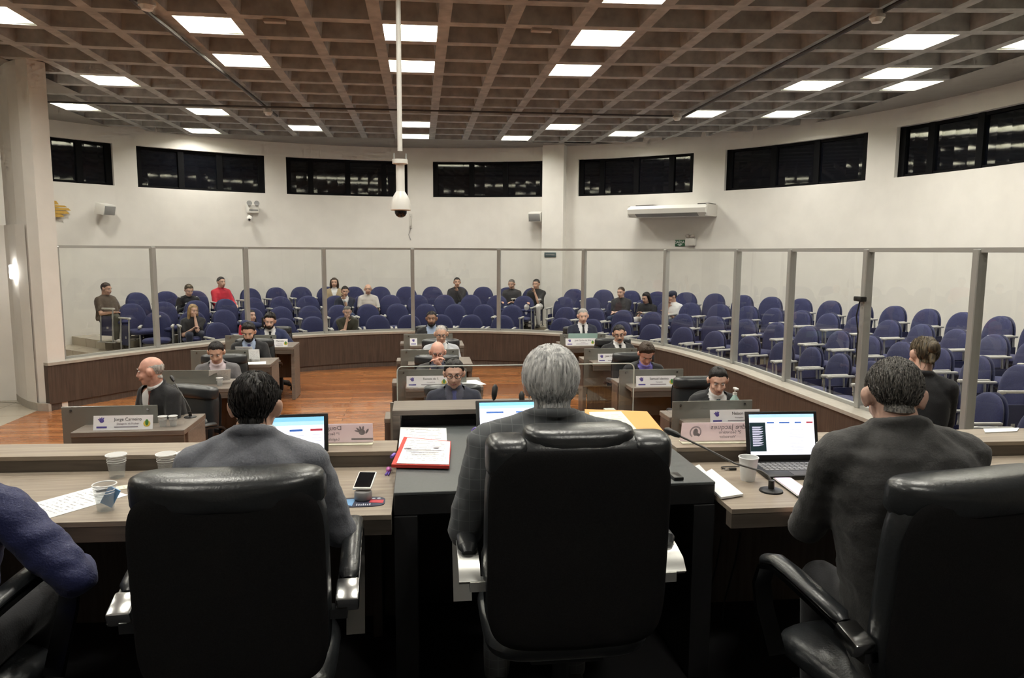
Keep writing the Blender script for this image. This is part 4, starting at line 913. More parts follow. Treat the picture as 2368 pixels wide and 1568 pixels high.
# cups at right, microphones, cable
p = on(1729, 1110, ZD); cup(p.x, p.y, ZD, 'open cloudy white cup on the right bench before the laptop', 1.13, True, False, True)
p = on(1908, 1076, ZD); cup(p.x, p.y, ZD, 'clear water cup on the right bench hidden by the large man', 1.13)
p = on(1783, 1136, ZD); tip = aty(1573, 1009, p.y + .30); q1 = aty(1700, 1072, p.y + .14); q2 = aty(1776, 1100, p.y + .02)
gooseneck(p.x, p.y, ZD, [(0, 0, .04), q2 - V((p.x, p.y, ZD)), aty(1762, 1090, p.y + .04) - V((p.x, p.y, ZD)), q1 - V((p.x, p.y, ZD)), aty(1630, 1036, p.y + .235) - V((p.x, p.y, ZD)), tip - V((p.x, p.y, ZD))], 'long black gooseneck microphone on the right bench beside the pink-screened phone')
p = aty(1140, 925, 3.55); gooseneck(p.x, 3.55, ZB, [(0, 0, .04), (0, 0, .12), (.005, .01, p.z - ZB)], 'thin black microphone on the black desk left of the laptop screen top')
p = aty(1208, 940, 3.60); gooseneck(p.x, 3.60, ZB, [(0, 0, .04), (0, 0, .08), (.0, .01, p.z - ZB)], 'thin black microphone on the black desk behind the laptop')
p = on(1690, 1086, ZD); uc = thing('usb_cable', 'short black cable curled on the right bench left of the white cup', 'cable', (p.x, p.y, ZD + .004))
ob('cord', MB().tube([(-.01, -.01, 0), (-.04, .0, .002), (-.03, .03, 0), (.02, .035, 0), (.07, .03, 0)], .0025, 6), M['plastic'], uc); ob('plug', MB().rbox(-.012, .02, -.016, -.004, -.003, .007, .002), M['plastic'], uc); ob('connector', MB().rbox(-.03, -.012, -.014, -.006, -.002, .004, .001), M['chrome'], uc)
for nm, pts, m, lab in [('keyring_charm', [(900, 1092), (893, 1108)], 'pink', 'pink charm with a keyring on the left bench by the black desk')]:
    p = on(899, 1092, ZD); k_ = thing(nm, lab, 'keyring', (p.x, p.y, ZD)); ob('charm', MB().ell((0, 0, .012), (.012, .02, .012)), M['pink'], k_); ob('key', MB().tube([(-.004, -.02, .006), (-.012, -.05, .004)], .004, 6).tube([(.004, -.02, .006), (.0, -.055, .004)], .0035, 6), M['brightpurple'], k_)
    ob('tab', MB().rbox(-.01, .01, .015, .04, 0, .012, .003), M['padlight'], k_)
p = on(907, 1058, ZB); tag(ob('pen_cap', MB().tube([(-.008, -.02, .008), (.004, .02, .008)], [.007, .008], 10), M['brightpurple'], None, (p.x + .005, p.y, ZB)), 'violet pen stub by the red folder corner', 'pen')
p = on(1101, 1010, ZB); gl = thing('hand_spinner', 'violet ring clip on the black desk beside the grey-suited sleeve', 'clip', (p.x, p.y, ZB))
ob('ring', MB().tube([(.018 * math.cos(a), 0, .024 + .018 * math.sin(a)) for a in [2 * PI * k / 16 for k in range(17)]], .006, 8, False), M['brightpurple'], gl); ob('clip_base', MB().rbox(-.02, .02, -.012, .012, 0, .008, .003), M['plastic'], gl)
p = on(1572, 1108, ZB); tag(ob('remote_control', MB().rbox(-.03, .01, -.02, .05, 0, .014, .004), M['plastic'], None, (p.x, p.y, ZB)), 'small black device on the black desk right of the tall chair', 'device')
for k, (px, py0, py1, lab) in enumerate([(1712, 1232, 1365, 'black cable hanging under the right bench near the large man'), (1668, 1240, 1372, 'black cable hanging under the right bench beside the black desk')]):
    p = aty(px, py0, 3.05); tag(ob('hanging_cable', MB().tube([(0, 0, 0), (-.01, .02, -.15), (-.05, .03, -.35), (-.06, .02, DZ + .01 - p.z)], .004, 6), M['plastic'], None, p), lab, 'cable')
# helmet under a gallery chair
p = atz(338, 800, .02); hm = thing('helmet', 'black motorcycle helmet with white front on the gallery floor at left', 'helmet', (p.x, p.y, .27))
ob('helmet_shell', MB().ell((0, 0, .12), (.125, .15, .13), nu=20, nv=12), M['dome'], hm); ob('visor_band', MB().ell((0, -.03, .13), (.126, .125, .03), nu=20, nv=8), M['padlight'], hm)
for s in (-1, 1): ob('white_panel', MB().ell((s * .05, -.10, .05), (.045, .05, .045)), M['white'], hm)

# ================================================================== PEOPLE
SK = dict(light=mat('skin_light', (.68, .43, .335), .5, noise=.08, nscale=25), tan=mat('skin_tan', (.57, .345, .25), .5, noise=.08, nscale=25), brown=mat('skin_brown', (.27, .15, .10), .5, noise=.08, nscale=25), red=mat('skin_ruddy', (.63, .34, .26), .5, noise=.1, nscale=25))
HA = dict(black=mat_hair('black_hair', (.006, .005, .005), (.022, .018, .016)), brown=mat_hair('brown_hair', (.025, .015, .009), (.06, .038, .024)), grey=mat_hair('salt_pepper_hair', (.03, .028, .026), (.24, .225, .205), 70), white=mat_hair('white_grey_hair', (.42, .42, .42), (.93, .92, .90), 30), silver=mat_hair('silver_hair', (.22, .21, .20), (.5, .48, .45)), blonde=mat_hair('blonde_hair', (.22, .13, .06), (.48, .34, .18)), dblonde=mat_hair('dark_blonde_hair', (.035, .028, .02), (.15, .115, .07), 30))
def cloth(name, c, n=.12, sc=90, rough=.85, bump=.15): return mat(name, c, rough, noise=min(n, .10), nscale=max(sc, 160), bump=bump, sheen=.12)
def check_cloth(name, c, c2):
    m, n, l, p = nt(name); setp(p, c, .85, sheen=.12); tc = n.new('ShaderNodeTexCoord'); mp = n.new('ShaderNodeMapping'); mp.inputs['Rotation'].default_value = (PI / 2, 0, 0)
    l.new(tc.outputs['Object'], mp.inputs['Vector']); br = n.new('ShaderNodeTexBrick'); br.offset = 0; br.inputs['Scale'].default_value = 1; br.inputs['Brick Width'].default_value = .034; br.inputs['Row Height'].default_value = .034; br.inputs['Mortar Size'].default_value = .0016; br.inputs['Mortar Smooth'].default_value = .6
    br.inputs['Color1'].default_value = (*c, 1); br.inputs['Color2'].default_value = (*[q * .93 for q in c], 1); br.inputs['Mortar'].default_value = (*c2, 1)
    l.new(mp.outputs[0], br.inputs['Vector']); l.new(br.outputs['Color'], p.inputs['Base Color']); return m
CL = dict(black=cloth('black_suit_cloth', (.012, .012, .014)), char=cloth('charcoal_suit_cloth', (.048, .047, .046), .2, 60), grey=check_cloth('grey_checked_suit_cloth', (.10, .107, .112), (.155, .162, .168)), bgrey=cloth('blue_grey_suit_cloth', (.155, .162, .185), .18, 80), mgrey=cloth('mid_grey_suit_cloth', (.14, .135, .14)), navy=cloth('navy_suit_cloth', (.014, .018, .038)), bnavy=cloth('bright_navy_suit_cloth', (.020, .028, .085)), nshirt=cloth('navy_shirt_cloth', (.012, .017, .085), .15, 40, .6, .3),
    white=cloth('white_shirt_cloth', (.74, .74, .74), .03), pinkw=cloth('pale_pink_shirt_cloth', (.68, .58, .62), .03), blue=cloth('pale_blue_shirt_cloth', (.36, .45, .62), .04), dshirt=cloth('slate_shirt_cloth', (.06, .062, .095), .05), purple=cloth('violet_shirt_cloth', (.16, .14, .45), .05), pale=cloth('pale_grey_jacket_cloth', (.42, .44, .47), .06), brown=cloth('olive_brown_shirt_cloth', (.085, .06, .04), .1), red=cloth('red_shirt_cloth', (.48, .015, .035), .1), tan=cloth('tan_jacket_cloth', (.36, .28, .17), .1), cream=cloth('cream_shirt_cloth', (.58, .55, .52), .05), dark=cloth('dark_tshirt_cloth', (.025, .024, .028), .1), olive=cloth('dark_olive_tshirt_cloth', (.055, .052, .035), .1), jeans=cloth('blue_jeans_cloth', (.03, .045, .10)), khaki=cloth('khaki_trouser_cloth', (.08, .078, .06)), lightp=cloth('pale_trouser_cloth', (.62, .60, .58), .05),
    redtie=cloth('dark_red_tie_cloth', (.16, .03, .015)), btie=cloth('black_tie_cloth', (.01, .01, .012)), bluetie=cloth('blue_tie_cloth', (.055, .065, .20)), teal=cloth('teal_tie_cloth', (.07, .13, .16)))
SHOE = mat('black_shoe_leather', (.012, .011, .010), .35); SHOEW = mat('white_trainer', (.7, .69, .66), .5)
EYEM = mat('eye', (.06, .05, .045), .15); LIP = mat('lips', (.33, .12, .10), .5); GLS = mat('spectacle_frame', (.008, .008, .008), .3); EWH = mat('eye_white', (.55, .5, .48), .3)
def remesh(name, mb, vox, sm, m, parent, org, mod=None):
    me = bpy.data.meshes.new(name); me.from_pydata([tuple(p - org) for p in mb.v], [], mb.f)
    o = bpy.data.objects.new(name, me); TMP.collection.objects.link(o)
    a = o.modifiers.new('r', 'REMESH'); a.mode = 'VOXEL'; a.voxel_size = vox; a.use_smooth_shade = True
    if sm: b = o.modifiers.new('s', 'SMOOTH'); b.factor = .5; b.iterations = sm
    dg = tmp_dg(); m2 = bpy.data.meshes.new_from_object(o.evaluated_get(dg)); bpy.data.objects.remove(o); bpy.data.meshes.remove(me)
    m2.name = name; m2.materials.clear(); m2.materials.append(m)
    if mod: mod(m2)
    m2.polygons.foreach_set('use_smooth', [True] * len(m2.polygons))
    o = bpy.data.objects.new(name, m2); COL.objects.link(o); o.parent = parent; return o
def cols(a, b, c): return Matrix(((a.x, b.x, c.x), (a.y, b.y, c.y), (a.z, b.z, c.z)))
def ell_hit(o, d, c, r):
    p = [(o[i] - c[i]) / r[i] for i in range(3)]; q = [d[i] / r[i] for i in range(3)]
    a = sum(x * x for x in q); b = 2 * sum(p[i] * q[i] for i in range(3)); e = sum(x * x for x in p) - 1
    D = b * b - 4 * a * e
    return -1 if D < 0 else (-b + math.sqrt(D)) / (2 * a)
SKULL = [((0, -.014, .030), (.0765, .097, .088)), ((0, .022, -.025), (.064, .066, .085)), ((0, -.030, -.075), (.056, .058, .07))]
def smoothst(x, a, b): t = max(0, min(1, (x - a) / (b - a))); return t * t * (3 - 2 * t)
def lerp(x, xs, ys):
    if x <= xs[0]: return ys[0]
    for i in range(len(xs) - 1):
        if x <= xs[i + 1]: return ys[i] + (ys[i + 1] - ys[i]) * (x - xs[i]) / (xs[i + 1] - xs[i])
    return ys[-1]
def hairline(style, p):
    az = math.atan2(abs(p[0]), p[1] + .01)     # 0 front .. pi back
    if style in ('short', 'full', 'buzz', 'bob'):
        zm = lerp(az, [0, .55, .95, 1.15, 1.35, 1.5, 1.75, 2.0, 2.4, PI], [.079, .077, .060, .038, .0, -.010, .030, .0, -.062, -.072])
    elif style == 'receding':
        zm = lerp(az, [0, .5, .9, 1.2, 1.4, 1.5, 1.75, 2.0, 2.4, PI], [.098, .104, .09, .04, -.01, -.01, .03, 0, -.06, -.07])
    elif style == 'ring':
        zm = lerp(az, [0, 1.2, 1.35, 1.5, 1.75, 2.0, 2.4, PI], [.3, .3, -.01, -.01, .03, 0, -.06, -.07]); return min(p[2] - zm, lerp(az, [1.3, 2.2, PI], [.045, .06, .05]) - p[2])
    return p[2] - zm
def make_hair(style, thick, m, parent, H, Mh, k, org, noise=.002, locks=0, lock_len=.05, name='hair', seed=1):
    rnd = random.Random(seed); NT, NP = 40, 64; c0 = (0, -.012, .02); vs = []; fs = []; ok = []
    def surf(d):
        t = max(ell_hit(c0, d, c, r) for c, r in SKULL); return V([c0[i] + d[i] * t for i in range(3)])
    for j in range(NT + 1):
        th = PI * j / NT
        for i in range(NP):
            ph = 2 * PI * i / NP; d = (math.sin(th) * math.cos(ph), math.sin(th) * math.sin(ph), math.cos(th))
            p = surf(d); h = hairline(style, p)
            tk = thick * (smoothst(h, -.002, .03) if style != 'ring' else smoothst(h, -.002, .02)) + (rnd.random() - .5) * noise * (1 if h > .005 else 0) - .002
            if thick > .014: tk *= (1 + .35 * smoothst(p.z, .03, .10)) * (1 - .62 * smoothst(abs(p.x), .05, .07) * (1 - smoothst(p.z, .0, .05)))
            q = p + V(d) * tk; vs.append(H + Mh @ (q * k) - org); ok.append(h > -.008)
    for j in range(NT):
        for i in range(NP):
            a, b, c, d = j * NP + i, j * NP + (i + 1) % NP, (j + 1) * NP + (i + 1) % NP, (j + 1) * NP + i
            if ok[a] and ok[b] and ok[c] and ok[d]: fs.append((a, b, c, d))
    mb = MB(); mb.v = vs; mb.f = fs
    for _ in range(locks):
        th = math.acos(1 - 1.55 * rnd.random()); ph = rnd.random() * 2 * PI; d = V((math.sin(th) * math.cos(ph), math.sin(th) * math.sin(ph), math.cos(th))); p = surf(d); h = hairline(style, p)
        if h < .003: continue
        tk = thick * smoothst(h, -.002, .03) * (1 + .35 * smoothst(p.z, .03, .10) if thick > .014 else 1)
        tg = V((d.x * .5, d.y * .5, -1)); tg = (tg - d * tg.dot(d)).normalized(); tg = (tg + V((rnd.uniform(-.3, .3), rnd.uniform(-.25, .25), 0))).normalized()
        L = lock_len * rnd.uniform(.6, 1.2); P = []
        for s in range(5):
            f = s / 4; q = p + tg * L * f; dd = (q - V(c0)).normalized(); sf = surf(dd); rr = max((sf - V(c0)).length + tk * (1 - .35 * f) + .001 + .003 * rnd.random(), 0)
            P.append(H + Mh @ ((V(c0) + dd * rr) * k) - org)
        w = (.0022 if lock_len > .025 else .0012) * rnd.uniform(.7, 1.4); mb.tube(P, [w, w * 1.3, w * 1.2, w * .9, w * .2], 4, False)
    return ob(name, mb, m, parent)
def hand(mb, W, d, n, side, k, curl=.5):
    """palm and five fingers: d along the hand, n out of its back, side towards the thumb"""
    e = d.cross(n).normalized()
    mb.ell(W + d * .048 * k, (.042 * k, .054 * k, .018 * k), cols(side, d, n), 12, 8)
    for i, (L, o) in enumerate([(.072, .030), (.080, .010), (.074, -.010), (.058, -.028)]):
        b = W + d * .088 * k + side * o * k - d * abs(o) * .15 * k; c1 = curl * .9; d1 = (d * math.cos(c1) - n * math.sin(c1)).normalized(); d2 = (d * math.cos(c1 * 2.1) - n * math.sin(c1 * 2.1)).normalized()
        p1 = b + d1 * L * .52 * k; p2 = p1 + d2 * L * .48 * k
        mb.cone(b, .0100 * k, p1, .0092 * k, 8); mb.cone(p1, .0092 * k, p2, .0076 * k, 8)
    b = W + d * .022 * k + side * .026 * k; d1 = (d * .62 + side * .75 - n * .25).normalized(); p1 = b + d1 * .042 * k; d2 = (d * .9 + side * .25 - n * (.2 + curl * .3)).normalized(); p2 = p1 + d2 * .034 * k
    mb.cone(b, .0125 * k, p1, .0110 * k, 8); mb.cone(p1, .0110 * k, p2, .0088 * k, 8)
TORSO = [(-.16, .18, .12, .115), (-.06, .19, .135, .125), (.08, .185, .14, .118), (.25, .178, .138, .108), (.45, .183, .132, .114), (.63, .194, .124, .124), (.78, .196, .108, .124), (.88, .170, .088, .106), (.95, .115, .070, .084), (1.0, .075, .058, .064), (1.04, .058, .052, .054)]
def torso(mb, hip, r, t, u, L, k, bulk, infl, belly=0, bend=0):
    n = 28; vs = []; fs = []
    for s, w, df, db in TORSO:
        c = hip + u * (s * L) - t * bend * math.sin(max(0, min(1, s)) * PI) * L; w = (w * bulk + infl) * k; df = (df * bulk + infl + belly * max(0, 1 - abs(s - .2) / .4)) * k; db = (db * bulk + infl) * k
        for i in range(n):
            a = 2 * PI * i / n; cs, sn = math.cos(a), math.sin(a); e = 2 / 2.5
            x = w * math.copysign(abs(cs) ** e, cs); y = (df if sn > 0 else db) * math.copysign(abs(sn) ** e, sn); vs.append(c + r * x + t * y)
    m = len(TORSO)
    for j in range(m - 1):
        for i in range(n): q = (i + 1) % n; fs.append((j * n + i, j * n + q, (j + 1) * n + q, (j + 1) * n + i))
    fs += [tuple(range(n - 1, -1, -1)), tuple((m - 1) * n + i for i in range(n))]
    mb.add(vs, fs)
def person(label, H, hip, face=180, k=1.0, bulk=1.0, hyaw=0, hpitch=0, htilt=0, L_hand=None, R_hand=None, skin='light', hair=('short', .010, 'black'), top='suit', cloths=('black', 'white', None), legs='black', shoe=SHOE, floor=0.0,
           glasses=False, beard=None, vox=.012, face_detail=True, sh=1.0, elbow_out=.55, group=None, curl=.5, belly=0, locks=0, lock_len=.05, hk=None, bend=0, legs_on=True, noise=.004, knees=None, knit=0, bun=False, longhair=None, cap=None, cat='person', wrap=None, stripe=False, nk=.135, wr=.003):
    H = V(H); hip = V(hip); A = R_(face); hk = hk or k
    f = V((math.sin(A), math.cos(A), 0)); r = V((math.cos(A), -math.sin(A), 0))
    ah = A + R_(hyaw); p_ = R_(hpitch); hf = V((math.sin(ah) * math.cos(p_), math.cos(ah) * math.cos(p_), -math.sin(p_))); hr = V((math.cos(ah), -math.sin(ah), 0)); hu = hr.cross(hf)
    if htilt: q = Matrix.Rotation(R_(htilt), 3, hf); hr = q @ hr; hu = q @ hu
    Mh = cols(hr, hf, hu)
    N = H - V((0, 0, nk)) * k - f * .030 * k - hf * .012 * k
    u = (N - hip); L = u.length; u.normalize(); t = u.cross(r).normalized()
    org = V((hip.x, hip.y, floor)); root = thing('person', label, cat, org, 0, group)
    S = {}; E = {}; W = {}
    for s, tgt in ((-1, L_hand), (1, R_hand)):
        S[s] = N - u * .085 * k * 1.0 + r * s * .172 * k * sh; 
        tg = tgt if tgt is not None else (.13 * s, .34, .10)
        Wt = V(tg[:3]) if (len(tg) > 3 and tg[3] == 'w') else hip + r * tg[0] * k + f * tg[1] * k + V((0, 0, tg[2] * k))
        d = Wt - S[s]; l1, l2 = .285 * k, .255 * k; D = min(d.length, (l1 + l2) * .995); dn = d.normalized(); W[s] = S[s] + dn * D
        a = (l1 * l1 - l2 * l2 + D * D) / (2 * D); h = math.sqrt(max(0, l1 * l1 - a * a)); pole = V((0, 0, -1)) + r * s * elbow_out - f * .25; pole = (pole - dn * pole.dot(dn)).normalized(); E[s] = S[s] + dn * a + pole * h
    # ---- body (one continuous surface)
    b = MB(); hb = lambda c: H + Mh @ (V(c) * hk)
    def he(c, rr, nu=16, nv=10, R3=None): b.ell(hb(c), tuple(x * hk for x in rr), Mh @ R3 if R3 else Mh, nu, nv)
    he((0, -.014, .030), (.0765, .097, .088), 20, 12); he((0, .022, -.025), (.064, .066, .085)); he((0, .040, -.078), (.046, .046, .036)); he((0, .060, -.098), (.024, .024, .018)); he((0, .068, .034), (.052, .022, .014))
    b.cone(hb((0, .084, .016)), .0095 * hk, hb((0, .104, -.028)), .0150 * hk, 10)
    for s in (-1, 1):
        he((s * .010, .100, -.032), (.010, .012, .008)); he((s * .036, .062, -.030), (.026, .024, .024)); he((s * .028, .083, -.052), (.016, .008, .012))
        he((s * .082, -.006, -.008), (.012, .022, .036), 12, 8, Euler((R_(-12), 0, R_(s * -24))).to_matrix()); he((s * .090, -.016, .004), (.009, .017, .024), 10, 8, Euler((0, 0, R_(s * -32))).to_matrix())
    he((0, .088, -.062), (.022, .010, .009))
    b.cone(hb((0, -.024, -.045)), .057 * hk, N + u * .0 - t * .004, .060 * k, 14); b.cone(N, .060 * k, N - u * .08 * k, .07 * k, 12)
    b.cone(N - u * .08 * k, .075 * k, hip, .09 * k, 12)
    for s in (-1, 1):
        b.cone(N - u * .07 * k, .05 * k, S[s], .045 * k, 10); b.cone(S[s], .043 * k, E[s], .038 * k, 10); b.cone(E[s], .039 * k, W[s], .026 * k, 10)
        d = (W[s] - E[s]).normalized()
        if knit: d = (d + (H - V((0, 0, .06)) - W[s]).normalized() * .0).normalized()
        nn = V((0, 0, 1)) - f * .35; nn = (nn - d * nn.dot(d)); nn = nn.normalized() if nn.length > .2 else r * s
        sd = (d.cross(nn)) * -s; hand(b, W[s], d, nn, sd, k, curl)
    HJ = {s: hip + r * s * .085 * k for s in (-1, 1)}; KN = {}; AN = {}
    for s in (-1, 1):
        kk = (knees or {}).get(s); KN[s] = V(kk) if kk else HJ[s] + f * .40 * k + r * s * .05 * k + V((0, 0, max(-.02, floor + .46 * k + .03 - hip.z) if hip.z - floor < .5 * k else -.03))
        AN[s] = V((KN[s].x, KN[s].y, floor + .07)) - f * .03 * k + r * s * .01
        if legs_on: b.cone(HJ[s], .06 * k, KN[s], .045 * k, 10); b.cone(KN[s], .045 * k, AN[s], .032 * k, 10)
    if longhair is None and False: pass
    remesh('body', b, vox if vox < .011 else .0105, 2, SK[skin], root, org)
    # ---- clothes
    j = MB(); infl = .006 if top == 'suit' else .0; torso(j, hip, r, t, u, L, k, bulk, infl, belly, bend)
    for s in (-1, 1):
        j.cone(N - u * .022 * k + r * s * .045 * k, .050 * k, S[s], .066 * k * (bulk * .5 + .5), 12)
        if top in ('suit', 'long'): j.cone(S[s], .068 * k * (bulk * .5 + .5), E[s], .056 * k, 12); j.cone(E[s], .056 * k, W[s] - (W[s] - E[s]).normalized() * .018 * k, .041 * k, 12)
        else: m_ = S[s].lerp(E[s], .68); j.cone(S[s], .067 * k * (bulk * .5 + .5), m_, .060 * k, 12)
    rng = [N + u * (.006 - .020 * math.sin(a)) * k + (r * math.cos(a) * .071 + t * (math.sin(a) * .068)) * k for a in [2 * PI * q / 20 for q in range(21)]]
    if top == 'suit': j.tube(rng[9:21] + rng[0:2], .019 * k, 8)
    else: j.tube([N + u * .012 * k + (r * math.cos(a) * .060 + t * math.sin(a) * .058) * k for a in [2 * PI * q / 20 for q in range(21)]], .012 * k, 8)
    def vcut(me):
        nl_ = [v_.normal.copy() for v_ in me.vertices]
        for v_, nv_ in zip(me.vertices, nl_):
            q_ = v_.co * 11.0; n_ = mnoise.noise(V((q_.x, q_.y, q_.z * 1.6))) + .5 * mnoise.noise(V((q_.x * 2.3, q_.y * 2.3, q_.z * 3.6)))
            v_.co += nv_ * (n_ * wr)
        if top != 'suit' or cloths[1] is None: return
        bm = bmesh.new(); bm.from_mesh(me); dl = []
        for fc in bm.faces:
            p = fc.calc_center_median() + org - hip; x = p.dot(r); hgt = p.dot(u) / L; y = p.dot(t)
            if y > 0.0 and .30 < hgt and abs(x) < .078 * k * (hgt - .30) / .62: dl.append(fc)
        bmesh.ops.delete(bm, geom=dl, context='FACES'); bm.to_mesh(me); bm.free()
    names = {'suit': 'jacket', 'long': 'shirt', 'tee': 't_shirt'}
    remesh(names[top], j, max(vox, .010), 3, CL[cloths[0]], root, org, vcut)
    if stripe:
        sm = MB()
        for s in (-1, 1): sm.cone(S[s] + V((0, 0, .055 * k)) + t * .02, .022 * k, S[s].lerp(E[s], .7) + r * s * .042 * k + t * .03, .02 * k, 8)
        ob('white_stripe', MB().add([p - org for p in sm.v], sm.f), CL['white'], root)
    if top == 'suit' and cloths[1]:
        sb = MB(); torso(sb, hip, r, t, u, L, k, bulk, -.003, belly, bend)
        for q in (.010, .026): sb.tube([N + u * (q - .008 * math.sin(a)) * k + (r * math.cos(a) * .0605 + t * math.sin(a) * .060) * k for a in [2 * PI * w / 20 for w in range(21)]], .0115 * k, 8)
        for s in (-1, 1): dd = (W[s] - E[s]).normalized(); sb.cone(W[s] - dd * .04 * k, .034 * k, W[s] - dd * .006 * k, .034 * k, 10)
        so = remesh('dress_shirt', sb, max(vox, .010), 2, CL[cloths[1]], root, org)
        if cloths[2]:
            bv = BVHTree.FromPolygons([v.co.copy() for v in so.data.vertices], [tuple(p.vertices) for p in so.data.polygons]); tm = MB(); vs = []
            hs = [.99, .955, .92, .8, .65, .5, .38]; ws = [.016, .022, .014, .019, .024, .029, .031]
            for h_, w_ in zip(hs, ws):
                for x in (-1, -.5, 0, .5, 1):
                    o_ = hip - org + u * (h_ * L) + r * (x * w_ * k) + t * .5; hit = bv.ray_cast(o_, -t, 1.0)[0]; vs.append((hit if hit else o_ - t * .4) + t * (.007 - .002 * abs(x)) * k)
            tm.v = vs; tm.f = [(a * 5 + c, a * 5 + c + 1, a * 5 + c + 6, a * 5 + c + 5) for a in range(len(hs) - 1) for c in range(4)]
            ob('necktie', tm, CL[cloths[2]], root)
    if legs_on:
        tb = MB(); tb.ell(hip, (.175 * k * bulk, .145 * k, .115 * k), cols(r, f, V((0, 0, 1))))
        for s in (-1, 1): tb.cone(HJ[s], .092 * k * bulk, KN[s], .070 * k, 12); tb.cone(KN[s], .068 * k, AN[s], .050 * k, 12)
        remesh('trousers', tb, max(vox, .013), 3, CL[legs], root, org)
        for s in (-1, 1):
            sm = MB(); b0 = AN[s] - V((0, 0, .035)); sm.cone(b0 - f * .03 * k, .036 * k, b0 + f * .08 * k, .040 * k, 10); sm.cone(b0 + f * .08 * k, .040 * k, b0 + f * .15 * k - V((0, 0, .006)), .030 * k, 10)
            for p in sm.v: p.z = max(p.z, floor + .003)
            ob('shoe', MB().add([p - org for p in sm.v], sm.f), shoe, root)
    # ---- head details
    hl = lambda c: H + Mh @ (V(c) * hk) - org
    if hair: make_hair(hair[0], hair[1], HA[hair[2]], root, H, Mh, hk, org, noise, locks, lock_len, seed=len(label))
    if longhair:
        lb = MB(); n_ = longhair
        for s in (-1, 1):
            lb.cone(hb((s * .050, -.015, .045)), .052 * hk, hb((s * .078, -.018, -.05)), .038 * hk, 12); lb.cone(hb((s * .078, -.018, -.05)), .038 * hk, hb((s * .085, -.005, -.05 - n_)), .026 * hk, 12)
        lb.cone(hb((0, -.045, .05)), .075 * hk, hb((0, -.075, -.07)), .058 * hk, 14); lb.cone(hb((0, -.075, -.07)), .058 * hk, hb((0, -.085, -.05 - n_)), .05 * hk, 12)
        remesh('long_hair', lb, .009, 2, HA[hair[2]], root, org)
    if bun:
        lb = MB(); lb.ell(hb((0, -.115, .045)), .048 * hk, Mh); lb.cone(hb((0, -.10, .03)), .03 * hk, hb((.0, -.12, -.06)), .018 * hk, 10)
        ob('hair_bun', MB().add([p - org for p in lb.v], lb.f), HA[hair[2]], root)
    if cap:
        cb = MB(); cb.ell(hb((0, -.012, .050)), (.087 * hk, .108 * hk, .082 * hk), Mh, 20, 12); cb.ell(hb((0, .095, .050)), (.062 * hk, .062 * hk, .010 * hk), Mh, 16, 8)
        cb.v = [p for p in cb.v]; ob('cap', MB().add([p - org for p in cb.v], cb.f), CL[cap], root)
    if beard:
        bb_ = MB(); bb_.ell(hb((0, .052, -.088)), (.050 * hk, .050 * hk, .030 * hk), Mh)
        for s in (-1, 1): bb_.cone(hb((s * .056, .022, -.04)), .016 * hk, hb((s * .040, .058, -.082)), .018 * hk, 10)
        bb_.tube([hb((-.03, .098, -.056)), hb((0, .107, -.046)), hb((.03, .098, -.056))], [.004 * hk, .007 * hk, .004 * hk], 8)
        if beard == 'moustache': bb_ = MB(); bb_.tube([hb((-.03, .095, -.056)), hb((0, .106, -.045)), hb((.03, .095, -.056))], [.004 * hk, .009 * hk, .004 * hk], 8)
        ob('moustache' if beard == 'moustache' else 'beard', MB().add([p - org for p in bb_.v], bb_.f), HA[hair[2] if hair and hair[0] != 'ring' else 'grey'], root)
    if face_detail:
        for s in (-1, 1):
            e = MB(); e.ell(hl((s * .031, .079, .012)), tuple(x * hk for x in (.014, .010, .0065)), Mh, 10, 6); eo = ob('eye', e, EWH, root)
            e = MB(); e.ell(hl((s * .031, .0865, .012)), tuple(x * hk for x in (.0062, .004, .0058)), Mh, 8, 6); ob('iris', e, EYEM, eo)
            e = MB(); e.tube([hl((s * .014, .0925, .030)), hl((s * .032, .092, .035)), hl((s * .050, .080, .029))], [.003 * hk, .0042 * hk, .0022 * hk], 6); ob('eyebrow', e, HA[(hair[2] if hair and hair[2] != 'white' else 'grey')] if hair else HA['grey'], root)
        e = MB(); e.ell(hl((0, .0945, -.0625)), tuple(x * hk for x in (.023, .006, .0058)), Mh, 10, 6); ob('mouth', e, LIP, root)
    if glasses:
        g = MB()
        for s in (-1, 1):
            g.tube([hl((s * .034 + .026 * math.cos(a), .104 - .008 * abs(math.cos(a)), .010 + .018 * math.sin(a))) for a in [2 * PI * q / 16 for q in range(17)]], .0026 * hk, 6, False); g.tube([hl((s * .060, .094, .014)), hl((s * .076, .05, .014)), hl((s * .082, -.01, .008))], .0024 * hk, 6)
        g.tube([hl((-.009, .106, .014)), hl((.009, .106, .014))], .0024 * hk, 6); ob('glasses', g, GLS, root)
    return root
def hips(H, lean, z, face, side=0):
    A = R_(face); return V((H.x - math.sin(A) * lean + math.cos(A) * side, H.y - math.cos(A) * lean - math.sin(A) * side, z))

PERSONS = True
import os
